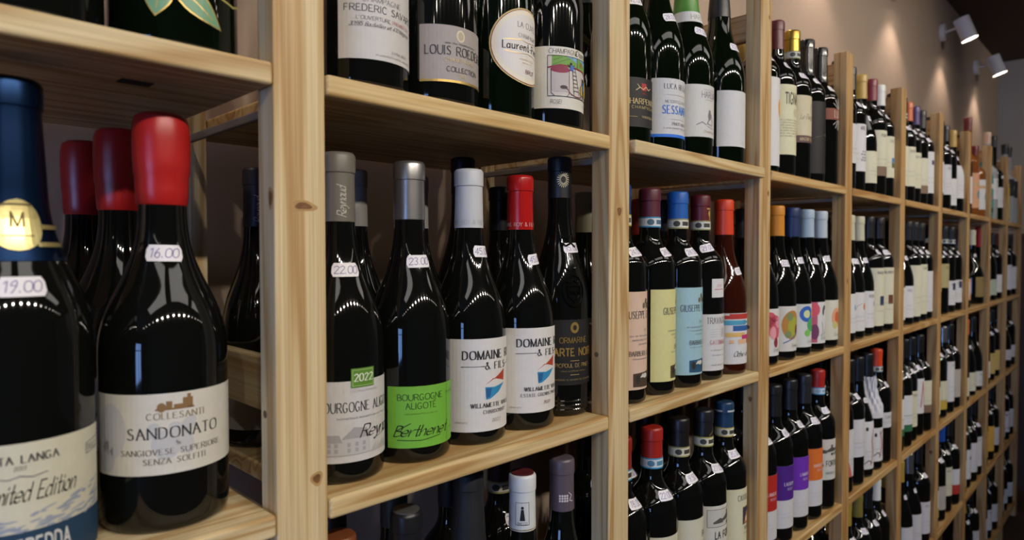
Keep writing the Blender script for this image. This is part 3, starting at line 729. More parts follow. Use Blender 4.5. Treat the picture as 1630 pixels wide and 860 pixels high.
bottle(.0840, .214, 'M', 'burg2', 'dark', ('35343a', 'satin', .063), LB(-54, 54, 20, 92, '8f8d8c'), None, desc='shade-darkened grey capsule bottle with white script', bay=2, row='rear', tagspec=None, rot=-24, capprint=capscript('Reynaud', 'b9b5bd', .0078))  # twin of the front bottle, shade painted into its capsule and label
bottle(.182, .250, 'M', 'burg', 'dark', ('35343a', 'satin', .063), LB(-54, 54, 20, 92, '8f8d8c'), None, desc='charcoal capsule bottle added to darken the wall', bay=2, row='rear', tagspec=None)  # out-of-sight bottle added to block light on the wall behind
# ---- second bay, third shelf (tops only)
bottle(.0805, .046, 'L', 'burg2', 'dark', ('7a4526', 'satin', .06), LB(-45, 45, 20, 100, 'cfccc2'), None, desc='brown capsule dark bottle', bay=2, tagspec=None)
bottle(.1585, .048, 'L', 'burg2', 'dark', ('1c1d22', 'satin', .06), LB(-45, 45, 20, 100, 'cfccc2'), None, desc='black capsule bottle with silver top seal', bay=2, tagspec=None,
       extra=lambda t, prof: link('top_seal', lathe('top_seal', [(.0135, .2972), (.0135, .2990), (.0120, .2994), (.006, .2992)], 24), t, mat('9b9ea0', .3, metal=.8, name='silver_seal')))
bottle(.2405, .046, 'L', 'champ2', 'dark', ('1b1b1f', 'matte', .098), LB(-45, 45, 20, 100, 'cfccc2'), None, desc='long black capsule bottle', bay=2, tagspec=None)
figure = lambda H: [(rect(-.0075, H-.056, .0075, H-.030), INK('d2d4d4')), (line([(-.0075, H-.056), (.0075, H-.056), (.0075, H-.030), (-.0075, H-.030), (-.0075, H-.056)], .0005)+ell(0, H-.036, .0016, .0018)+[[(-.003, H-.051), (.003, H-.051), (.0015, H-.038), (-.0015, H-.038)]]+text('BACCO', 0, H-.0555, .0028, 'serif'), BK), (rect(-.05, H-.0625, .05, H-.0615), GOLD)]
bottle(.3225, .042, 'L', 'burg2', 'dark', ('d3d6d6', 'satin', .064), LB(-45, 45, 20, 100, 'cfccc2'), None, desc='white capsule bottle with dark red top', bay=2, tagspec=None, capprint=figure, rot=-46,
       extra=lambda t, prof: link('top_seal', lathe('top_seal', [(.0138, .2972), (.0136, .2988), (.004, .2989)], 24), t, mat('5c2326', .4, name='dark_red_seal')))
grape = lambda H: [(sum([ell(-.006+(k % 4)*.003, H-.044-(k//4)*.0032, .0014, .0015, 8) for k in range(12)], [])+line([(.005, H-.040), (.009, H-.044), (.006, H-.050), (.011, H-.052)], .001), INK('cfc9cc'))]
bottle(.4005, .047, 'L', 'burg2', 'dark', ('5d525c', 'satin', .064), LB(-45, 45, 20, 100, 'cfccc2'), None, desc='mauve grey capsule bottle with grape print', bay=2, tagspec=None, capprint=grape, rot=-35)
for x, y, c, d in ((.125, .135, '1d1a16', 'black capsule bottle'), (.205, .135, '39352a', 'olive brown capsule bottle'), (.290, .135, '2c2b2d', 'charcoal capsule bottle'), (.375, .135, '3c1518', 'dark red capsule bottle with seal band')):
    bottle(x, y, 'L', 'bord', 'dark', (c, 'satin', None), LB(-45, 45, 20, 120, 'cfccc2'), None, desc=d, bay=2, row='rear', band=('c9c6b4', '9a9560', '3c3c38') if 'seal' in d else None, seed=int(x*1000))

# ---- third bay, top shelf
bottle(.531, .050, 'U', 'champ2', 'green', ('23232a', 'satin', None), LB(-50, 50, 32, 113, '1d1c1e'), [(RR(-5, 92, 4, 104), INK('b0272c')), (LL([(-14, 92), (-8, 97), (-2, 94), (3, 99), (9, 94), (14, 98)], 1.1)+LL([(-8, 97), (-12, 102)], .8), INK('d9c99c')), (T('1855', 0, 86, 3, 'serif'), INK('b0272c')), (T('CHARPENTIER', 3, 70, 8.5, 'serif', sq=1.), INK('d6c48a')), (T('CHAMPAGNE', 2, 62, 4.6, 'wide'), INK('bfae78')), (T('TRADITION BRUT', 12, 47, 3.6, 'serif'), INK('b8a878')), (LL([(-26, 48.5), (-12, 48.5)], .6), INK('b8a878'))],
       desc='champagne bottle with black and gold label', zm=(32, 113, 23, 89), bay=3, rot=-8, tagspec=(.196, R(-8), '42.00', .1))
bottle(.6185, .050, 'U', 'champ2', 'green', ('2b2a44', 'satin', .084), LB(-43, 50, 28, 125, 'c9cbce'), [(RR(-43, 28, 50, 33), INK('1c6fd8')), (T('LUCA BELLANI', 6, 108, 8.0, 'serif', sq=.9), INK('3a3b42')), (T('METODO CLASSICO', 2, 85, 4.2, 'sans'), GY), (T('SESSANTA', 3, 67, 13, 'bold', sq=.72), INK('1f6fcf')), (T('PINOT NERO', 6, 48, 4.6, 'sans'), INK('4c4d52')), (tn(32, 2, 42, 3.0, 62), GY), (LL([(-18, 98), (30, 98)], .5)+LL([(-14, 58), (30, 58)], .5), LG)],
       desc='sparkling bottle, white label with blue stripe', zm=(28, 125, 20, 104), bay=3, rot=-10, tagspec=(.196, R(-4), '28.00', .2))
horse = EE(6, 84, 2.5, 3)+EE(6, 77, 4, 7)+LL([(6, 73), (0, 64), (10, 62)], 1.6)+LL([(-20, 61), (-10, 66), (-2, 62)], 1.4)+LL([(10, 80), (14, 66), (12, 60)], 1.3)+LL([(0, 60), (16, 56)], .8)
bottle(.7085, .050, 'U', 'champ2', 'green', ('4f8a35', 'satin', .092), LB(-50, 50, 42, 127, 'cdcecc'), [(T('HARLIN', 6, 106, 10, 'sans', sq=.85), INK('6b6c70')), (LL([(-8, 119), (20, 119)], .5)+LL([(-4, 102.5), (16, 102.5)], .5), GY), (horse, INK('77787c')), (T('Champagne', 8, 49, 4.4, 'hand'), INK('8c8a62'))],
       desc='green capsule champagne bottle with white collar', zm=(42, 127, 32, 112), bay=3, rot=-12, tagspec=(.197, R(0), '39.00', -.1),
       extra=lambda t, prof: link('neck_collar', wrap_mesh('neck_collar', [(rect(-.074, .2130, .074, .2300), PAPER('d6d7d5')), (text('HARLIN', .004, .2175, .008, 'sans'), INK('8d8e90'))], prof, .0012, 0, .004, .004), t))
bottle(.8190, .050, 'U', 'champ2', 'green', ('16161a', 'satin', .066), LB(-44, 50, 42, 139, 'd0d1d2'), [(tn(36, 20, 48, 3.0, 40), LG), (LL([(-4, 122), (20, 118), (40, 121)], .4)+LL([(26, 112), (20, 96), (30, 84), (24, 70)], .5), INK('c2c3c5'))], desc='sparkling bottle with almost blank white label', zm=(42, 139, 30, 122), bay=3, rot=-8, tagspec=(.198, R(4), '33.00', -.05))
for x, c in ((.575, '1c2630'), (.665, '15151a'), (.765, '2a1518')):
    bottle(x, .145, 'U', 'champ2', 'green', (c, 'satin', None), LB(-45, 45, 30, 100, 'c4c2bc'), None, desc='dark sparkling bottle', bay=3, row='rear', tagspec=None)

# ---- third bay, second shelf
def cliff(c, d): return [(PP((-18+d, 24), (20+d, 22), (20+d, 44), (-18+d, 42)), INK(c)), (EE(6+d, 38, 6, 3.4)+PP((-6+d, 36), (0+d, 42), (2+d, 36)), INK('cfcdc4')), (EE(-10+d, 34, 4, 6)+EE(14+d, 30, 3, 5), INK('2d2c2a'))]
def grapes3(d): return EE(2+d, 134, 3.0, 4.0)+EE(8+d, 140, 3, 4)+EE(13+d, 134, 3, 4)+LL([(8+d, 136), (8+d, 128)], 1)
def giuseppe(X, Y, pc, cap, desc, line2, cc, band, rot, seed, dx=0):
    return bottle(X, Y, 'M', 'bord', 'dark', cap, LB(-42, 44, 20, 153, pc), cliff(cc, dx)+[(grapes3(dx), INK('6b6240')), (T('GIUSEPPE CORTESE', 6+dx, 117, 9.5, 'serif', sq=.72), INK('4a4a48')), (T('2021', 6+dx, 99, 3.2, 'serif'), GY), (tn(seed, -2+dx, 92, 2.8, 50)+tn(seed+1, 0+dx, 86.5, 2.8, 44)+tn(seed+2, 4+dx, 81, 2.6, 30), GY), (T(line2, 4+dx, 66, 6.4, 'serif', sq=.9), INK('3c3b3a')), (tn(seed+3, 0+dx, 61, 2.4, 44), GY)],
                  desc=desc, bay=3, rot=rot, band=band, tagspec=(.207, R(-6), '24.00', .1), seed=seed)
giuseppe(.5235, .046, 'd9bda9', ('1f3f77', 'satin', .052), 'bottle with salmon pink label', "BARBERA D'ALBA", '4a3a2c', ('d5d6ce', 'b9b14a', '4a4a48'), 2, 41)
giuseppe(.6030, .048, 'd6d394', ('5a2230', 'satin', .052), 'bottle with pale yellow label and maroon capsule', 'LANGHE', '55482c', ('d5dcdf', '2f86b4', '4a6a80'), 9, 45, 9)
giuseppe(.6795, .046, '9ec3cf', ('1f5fb0', 'satin', .052), 'bottle with light blue label and blue capsule', 'BARBARESCO', '24506f', ('d8dacd', '9a9560', '3c3c38'), -4, 49)
edge = sum([EE(-33.0, z, 1.6, 1.6, 0, 8)+EE(33.0, z, 1.6, 1.6, 0, 8) for z in range(18, 108, 4)], [])
bottle(.7580, .050, 'M', 'bord', 'dark', ('5d1a26', 'satin', .052), (RR(-33, 16, 33, 107)+edge, 'd3d3d4'), [(T('TRAVAGLINI', 3, 92, 9.5, 'serif', sq=.82), INK('3c3c40')), (T('GATTINARA', 2, 58, 7.0, 'serif', sq=.85), INK('b5585c')), (sum([LL([(-16, z), (-2, z+1)], .8)+LL([(2, z), (18, z)], .6) for z in (70, 74, 78, 82)], []), LG), (EE(12, 78, 4, 7), LG), (tn(53, 2, 48, 2.4, 44)+tn(54, 2, 40, 2.4, 40)+tn(55, 4, 24, 3.0, 44), GY)],
       desc='maroon capsule bottle with scalloped white label', bay=3, rot=-11, band=('d5d6ce', '9a9560', '3c3c38'), tagspec=(.214, R(-20), '29.00', .2), seed=5,
       extra=lambda t, prof: link('shoulder_label', wrap_mesh('shoulder_label', [(rect(-.014, .134, .016, .164), PAPER('d9d9da')), (line([(-.009, .147), (.012, .147)], .0012)+text('2020', .001, .151, .004, 'serif'), INK('b5585c'))], prof, .0006, .0, .004, .004), t),
       capprint=lambda H: [(ell(.004, H-.030, .0035, .005, 10)+line([(-.002, H-.022), (.010, H-.022)], .002)+line([(.004, H-.04), (.004, H-.034)], .002), INK('c09a4a'))])
strokes = [(RR(-38, 94, 30, 100)+RR(-30, 100, 20, 103), 'b8352e'), (RR(-44, 84, 6, 92)+RR(-2, 86, 20, 90), '4f9fc0'), (RR(-24, 74, 40, 83), '2a5fa0'), (RR(-36, 64, 2, 71), 'd9b36a'), (RR(-6, 60, 36, 67), 'c02f78'), (RR(10, 52, 40, 60), 'd9543c'), (RR(-30, 53, -22, 59)+RR(-14, 52, 4, 60), 'e0b48a')]
bottle(.8345, .0465, 'M', 'burg2', 'rose', ('d8401f', 'satin', .060), LB(-46, 46, 18, 104, 'd6d6d6'), [(p, INK(c)) for p, c in strokes]+[(T('Oche di vino', 4, 31, 8.5, 'script', sq=1.2), BK), (tn(61, 24, 22, 2.2, 16), LG)],
       desc='rose wine bottle with orange capsule, brushstroke label', bay=3, rot=-4, tagspec=(.175, R(8), '17.00', .1))
for x, y, c, sh in ((.56, .135, '8f8a72', 'burg2'), (.640, .140, '7a2a26', 'bord'), (.720, .140, 'b53a22', 'burg2'), (.800, .145, '1c1c22', 'bord'), (.835, .235, 'b98336', 'burg2')):
    bottle(x, y, 'M', sh, 'dark', (c, 'satin', None), LB(-42, 42, 20, 110, 'cdcac0'), None, desc={'8f8a72': 'khaki', '7a2a26': 'brick red', 'b53a22': 'orange red', '1c1c22': 'black', 'b98336': 'ochre'}[c]+' capsule dark bottle', bay=3, row='rear', tagspec=None)

# ---- third bay, third shelf
bottle(.5215, .042, 'L', 'bord', 'dark', ('8a2a22', 'satin', .053), LB(-42, 42, 20, 150, 'd3d1b8'), [(T('BRUNO', 10, 125, 9, 'serif'), BK)], desc='dark bottle with red capsule, half hidden', bay=3, band=('d5d6ce', '2f86b4', '3c3c38'), seed=3)
bottle(.5985, .040, 'L', 'bord', 'dark', ('a1261f', 'satin', .053), LB(-40, 42, 20, 150, 'd6d4bb'), [(T('BRUNO ROCCA', 14, 122, 9, 'serif', sq=.85), BK), (tn(71, 8, 112, 3, 40), GY)], desc='bottle with red capsule, blue edged neck band', bay=3, band=('cfdbe2', '2f96c4', '4f86a8'), seed=4)
bottle(.6760, .040, 'L', 'bord', 'dark', ('1a1718', 'satin', .053), LB(-40, 42, 20, 152, 'd3d2bc'), [(T('BARTOLO', 24, 122, 9, 'serif', sq=.85), BK), (tn(72, 18, 112, 3, 36), GY), (PP((26, 60), (38, 100), (38, 60)), INK('6b5a40'))], desc='bottle with black capsule and plain cream label', bay=3, band=('d5d4bf', '9a9560', '3c3c38'), seed=5)
town = [(RR(-34, 118, 34, 146), INK('c6c5bc')), (LL([(-34, 118), (34, 118), (34, 146), (-34, 146), (-34, 118)], .7), BK), (PP((-24, 126), (-12, 132), (-4, 130), (-4, 124), (-24, 123))+PP((-6, 130), (8, 137), (22, 133), (30, 139), (30, 128), (-6, 126))+RR(6, 130, 12, 142), INK('55544e')), (RR(6, 119, 12, 124)+RR(14, 119, 18, 125)+RR(22, 119, 28, 126), INK('2f2e2b'))]
bottle(.7535, .040, 'L', 'bord', 'dark', ('1d1d22', 'satin', .053), LB(-40, 42, 20, 152, 'd3d2c6'), town+[(T('LA FORTUNA', 10, 99, 11, 'cond', sq=1.2), BK), (T('BRUNELLO DI MONTALCINO', 6, 82, 5.0, 'serif', sq=.9), INK('4a4a46')), (tn(73, 6, 72, 3, 44), GY)], desc='bottle with village drawing on label', bay=3, band=('d5d4bf', 'a9a350', '3c3c38'), seed=6,
       capprint=lambda H: [(line([(-.006, H-.040), (.002, H-.034), (.010, H-.028)], .0016), GOLD)])
castlepic = [(RR(-6, 96, 34, 126), INK('7c5a3a')), (RR(-4, 98, 32, 124), INK('2f3558')), (PP((-2, 98), (30, 98), (22, 112), (14, 110), (8, 118), (2, 108)), INK('c58a55')), (EE(16, 108, 5, 7)+EE(6, 104, 3, 5), INK('e6d6b8'))]
bottle(.8310, .042, 'L', 'bord', 'dark', ('1f3d5c', 'satin', .053), LB(-38, 44, 20, 158, 'd8d5b4'), castlepic+[(T('CASTELGIOCONDO', 16, 138, 9.0, 'serif', sq=.72), INK('3a3832')), (T('BRUNELLO', 14, 87, 5.6, 'serif', sq=.9), INK('4a4a46')), (tn(74, 10, 80, 3, 36), GY)], desc='bottle with navy capsule and cream picture label', bay=3, band=('d5d4bf', 'b9ab50', '3c3c38'), seed=7,
       capprint=lambda H: [(rect(-.05, H-.0155, -.02, H-.0125)+rect(-.012, H-.0155, .010, H-.0125)+rect(.02, H-.0155, .05, H-.0125), INK('b9c3cc'))])
for x, c in ((.56, '15151a'), (.64, '1c1c20'), (.72, '201a1a'), (.80, '14161c')):
    bottle(x, .130, 'L', 'bord', 'dark', (c, 'satin', None), LB(-42, 42, 20, 130, 'cdcac0'), None, desc='dark bottle with black capsule', bay=3, row='rear', seed=int(x*100))

# ---- fourth bay
def BX(bay, i, n=5, m=.0405): 
    a = (bay-2)*W+PW+m; b = (bay-1)*W-m
    return a+(b-a)*i/(n-1)
Yf = .043
bottle(BX(4, 0), Yf, 'U', 'bord', 'green', ('7a2a2e', 'satin', None), LB(-44, 44, 12, 172, 'd9d9da'), [(EE(30, 118, 9, 17), INK('e09a33'))], desc='bottle, tall white label with orange disc', bay=4, seed=2)
bottle(BX(4, 1), Yf, 'U', 'bord', 'dark', ('5e1f27', 'satin', None), LB(-44, 44, 40, 172, 'd6d4b2'), [(T('TIGNANELLO', 31, 136, 20, 'cond', sq=.85), INK('4b4632')), (sum([tn(80+k, 8, 104-k*5, 3, 60) for k in range(7)], []), INK('8e8a6c')), (EE(34, 78, 6, 10), INK('7a4a48')), (EE(22, 120, 8, 8), INK('c4bf98'))], desc='bottle with maroon capsule and tall cream label', bay=4, seed=3)
bottle(BX(4, 2), Yf, 'U', 'bord', 'dark', ('a98a3c', 'metal', .052), LB(-44, 44, 72, 165, 'cdc4a6'), [(RR(-44, 72, 44, 86), INK('5b4242')), (T('MAGNIFICAT', 12, 76, 6, 'serif'), INK('c9b48a')), (T('Le Pergole', 14, 118, 10, 'script'), INK('8a8060')), (LL([(20, 132), (24, 150), (30, 140)], 1.0), INK('9a9070'))], desc='gold capsule bottle, beige label with brown stripe', bay=4, band=('c9cbc4', '8d8a5a', '4a4a48'), seed=4)
bottle(BX(4, 3), Yf, 'U', 'bord', 'dark', ('101214', 'gloss', .075), LB(-46, 46, 18, 166, '0f0f11'), [(EE(26, 98, 11, 17), INK('0c0c0d')), (T('OREO', 26, 96, 5, 'serif'), GOLD), (LL([(-6, 92), (14, 97)], .6), INK('6a6a5a'))], desc='black capsule bottle with all black label', bay=4, seed=5)
ray2 = lambda z, s: sum([PP((24+7*math.cos(a), z), (24+9*math.cos(a)+3, z), (24+22*math.cos(a), z+s*22*math.sin(a)), (24+22*math.cos(a)-2, z+s*22*math.sin(a))) for a in [R(q) for q in (25, 50, 75, 100, 125, 150)]], [])
bottle(BX(4, 4), Yf, 'U', 'bord', 'dark', ('121214', 'gloss', .075), LB(-46, 46, 140, 164, '84452f'), [(T('LUCE', 24, 145, 15, 'serif', sq=.8), INK('dcd2c4')), (ray2(164, 1)+ray2(140, -1), INK('c9c7c0'))], desc='black capsule bottle, rust label with white rays', bay=4, seed=6)
for i, c in enumerate(('7a3238', 'a98a3c', '15151a', '15151a')):
    bottle(BX(4, i)+.035, .125, 'U', 'bord', 'dark', (c, 'satin', None), LB(-42, 42, 30, 130, 'cdcac0'), None, desc='dark red wine bottle', bay=4, row='rear', tagspec=None, near=False)
fruits = [
    ('e08a28', 'd6d4d2', [(EE(14, 70, 20, 22)+EE(0, 84, 16, 14), INK('c9566a')), (EE(26, 78, 12, 10)+EE(8, 60, 8, 12), INK('dd9aa4')), (LL([(-4, 92), (10, 80), (24, 84)], 1.5)+EE(16, 42, 6, 9), INK('8f2f45'))], 'pink flower painting label'),
    ('d08a2c', 'd3d1cc', [(EE(10, 68, 24, 28), INK('b5803c')), (EE(14, 64, 15, 20), INK('a3a63c')), (EE(24, 58, 6, 10), INK('7a3a1e')), (EE(4, 84, 8, 8)+EE(0, 50, 7, 7), INK('7a8a5a')), (LL([(-10, 34), (6, 40), (24, 52), (30, 66)], 2), INK('3a5a9a'))], 'pear painting label, orange capsule'),
    ('20345f', 'd0d2d0', [(EE(8, 84, 18, 16), INK('2f62b8')), (EE(8, 84, 9, 8), INK('cfd6a0')), (EE(22, 62, 14, 14), INK('4fa866')), (EE(10, 46, 9, 7), INK('7dc05a')), (EE(28, 84, 5, 7), INK('d9c64a'))], 'blue and green painting label, navy capsule'),
    ('a7bccb', 'd8d8d6', [(RR(-44, 20, -2, 104), INK('b95a78')), (EE(-10, 88, 14, 14)+EE(-26, 96, 12, 10), INK('d2566a')), (EE(-8, 42, 10, 16)+EE(-24, 50, 8, 18), INK('6f3a62')), (LL([(8, 26), (14, 46), (10, 62)], 1)+LL([(18, 26), (22, 52)], 1)+LL([(4, 34), (24, 40)], .8), INK('5c6a4a')), (EE(14, 84, 3, 8)+EE(18, 92, 4, 5), INK('4a4a52'))], 'magenta plant label, pale blue capsule'),
    ('b7c3cb', 'd6d4c4', [(EE(16, 66, 16, 22), INK('dda07a')), (EE(18, 66, 9, 13), INK('c9643c')), (EE(10, 50, 8, 8), INK('c6c07a'))], 'peach painting label, pale capsule'),
]
for i, (c, pc, pr, d) in enumerate(fruits):
    bottle(BX(4, i)+(.006 if i else .0), Yf-.001, 'M', 'burg2', 'dark', (c, 'satin', .058), LB(-46, 44, 18, 104, pc), pr+[(T('Emidio', 20, 26, 6, 'hand'), GY)], desc='bottle with '+d, bay=4, seed=i+3)
for i, c in enumerate(('20345f', '3a3630', '16161a', '5a5248')):
    bottle(BX(4, i)+.040, .125, 'M', 'burg2', 'dark', (c, 'satin', None), LB(-42, 42, 20, 110, 'cdcac0'), None, desc='dark bottle, dim capsule', bay=4, row='rear', tagspec=None, near=False)
def duo(c, s): return [(RR(-46, 84, 46, 150), INK(c)), (T(s, 12, 112, 6, 'serif'), INK('e4dfe8')), (T('ROSSO', 14, 103, 4.4, 'serif'), INK('cfc6d8')), (LL([(-20, 58), (36, 58)], .5)+tn(91, 8, 50, 2.6, 40), LG)]
for i, (c, u, s, d) in enumerate((('2a1a1c', 'b3261d', 'LANGHE', 'red and white label'), ('1d1d20', '4b1f86', 'LAGREIN', 'deep purple and white label'), ('1d1d20', '6f2fb0', 'LAMBRO', 'bright purple and white label'), ('26262a', 'd9702a', 'BARBERA', 'orange and white label'))):
    bottle(BX(4, i), Yf-.001, 'L', 'bord', 'dark', (c, 'satin', .060), LB(-46, 46, 30, 150, 'd3d2d4'), duo(u, s), desc='dark bottle with '+d, bay=4, seed=i+1)
bottle(BX(4, 4), Yf-.001, 'L', 'bord', 'dark', ('a8281f', 'satin', .048), LB(-42, 42, 66, 154, 'd0cfc6'), town[2:]+[(T('LA FORTUNA', 8, 96, 11, 'cond', sq=1.2), BK), (T('BRUNELLO', 8, 78, 5, 'serif'), GY)], desc='red capsule bottle with drawing on white label', bay=4, band=('cfdbe2', '2f96c4', '8fb0c4'), seed=7)
for i, c in enumerate(('5a1a1c', '1a1a1e', '1a1a1e', '2c2a2a')):
    bottle(BX(4, i)+.036, .122, 'L', 'bord', 'dark', (c, 'satin', None), LB(-42, 42, 20, 120, 'cdcac0'), None, desc='dark red wine bottle', bay=4, row='rear', tagspec=None, near=False)

# ---- far bays: (capsule colour, label colour, accents, shape, glass, z0, z1, words)
def gen(seed, pc, acc, z0, z1, word):
    pr = []
    if acc == 'dots': pr = [(sum([EE(6+(k % 4)*8+(k//4 % 2)*4, z0+26+(k//4)*7, 2, 2, 0, 8) for k in range(16)], []), BK), (T('MORE', 10, z1-14, 8, 'cond'), INK('55555a'))]
    elif acc == 'pic': pr = [(RR(6, z0+26, 34, z0+52), INK('5f86b8')), (PP((6, z0+26), (34, z0+26), (34, z0+44), (20, z0+36), (6, z0+40)), INK('5c6a34'))]
    elif acc == 'navy': pr = [(RR(4, z0+52, 24, z0+76), INK('2a3358'))]
    elif acc == 'brownpic': pr = [(RR(4, z0+52, 24, z0+76), INK('6a3a22'))]
    elif acc == 'orange': pr = [(EE(26, z0+58, 6, 9), INK('d9762c')), (LL([(-10, z0+40), (0, z0+60), (14, z0+66)], 1.2), INK('8aa06a'))]
    elif acc == 'blue': pr = [(EE(20, z0+58, 5, 7), INK('7a9ac0'))]
    elif acc == 'redfig': pr = [(LL([(6, z0+10), (16, z0+40), (10, z0+70), (22, z1-8)], 3)+LL([(24, z0+14), (20, z0+50), (30, z0+80)], 2), INK('a8433a')), (EE(-6, z1-18, 4, 5)+LL([(-16, z0+12), (0, z0+22), (12, z0+14)], 2), INK('33302e'))]
    elif acc == 'green': pr = [(RR(-46, z0, 46, z0+20), INK('2f6b45')), (LL([(-30, z0+46), (40, z0+46)], 2), INK('77a083'))]
    elif acc == 'redA': pr = [(LL([(8, z0+20), (18, z1-10), (26, z0+20)], 4), INK('b8453a'))]
    elif acc == 'brownfoot': pr = [(RR(-46, z0, 46, z0+24), INK('7c6450'))]
    elif acc == 'yellowfoot': pr = [(RR(-46, z0, 46, z0+32), INK('c0a440'))]
    elif acc == 'redfoot': pr = [(RR(-46, z0, 46, z0+34), INK('b5342a'))]
    elif acc == 'purple': pr = [(RR(8, z1-40, 24, z1-26), INK('4b3570'))]
    elif acc == 'slash': pr = [(PP((-46, z0), (-46, z1), (-20, z1), (20, z0)), INK('c4645a'))]
    elif acc == 'teal': pr = [(EE(0, z0+40, 24, 14), INK('2f9a9a')), (EE(16, z1-24, 20, 12), INK('d8dcd8')), (LL([(-20, z0+60), (30, z0+70)], 6), INK('d0788a')), (EE(10, z0+16, 26, 8), INK('10302f'))]
    elif acc == 'disc': pr = [(EE(20, z0+52, 12, 16), INK('5a8a8f')), (RR(-46, z0+84, 46, z0+96), INK('c9a27a'))]
    elif acc == 'skull': pr = [(EE(22, (z0+z1)/2, 8, 10), INK('c9cbd0')), (EE(20, (z0+z1)/2, 3, 4), INK('202026'))]
    elif acc == 'half': pr = [(EE(-6, (z0+z1)/2, 20, (z1-z0)/2-4), INK('e2c9b4'))]
    if word: pr.append((T(word, 8, z1-16, 7, 'serif', sq=.8), INK('4c4a46')))
    r = random.Random(seed)
    pr.append((tn(seed, 8, z0+(z1-z0)*.36, 3.4, 46)+tn(seed+1, 8, z0+(z1-z0)*.25, 3.0, 38), INK('a3a096')))
    return pr
CN = {'b9974a': 'gold', '7a1f2e': 'maroon', 'd9dad6': 'white', 'c9c7ae': 'cream', '17171a': 'black', 'd0441f': 'orange red', 'a98f3c': 'gold', '7d7438': 'olive gold', 'c8621f': 'orange', '4a2f6a': 'purple', '9c9fa2': 'silver', '1f4fa8': 'blue', 'a82a24': 'red', 'b8862f': 'amber', '6e1f1c': 'dark red', 'c8a890': 'cork', 'c02a30': 'red'}
LN = {'d3d2d4': 'white', 'd6d3ba': 'cream', 'd9d9da': 'white', 'b3a877': 'olive', 'cdb06a': 'yellow', 'b9b3a8': 'grey', '9a8577': 'brown grey', 'b7c3ae': 'pale green', 'c8a67a': 'tan', '8d7a4a': 'dark gold', 'c9b62c': 'yellow', '1a1a1d': 'black', '2c8f90': 'teal', 'd8a078': 'peach', 'e0b24a': 'yellow'}
WH, CR, W2 = 'd3d2d4', 'd6d3ba', 'd9d9da'
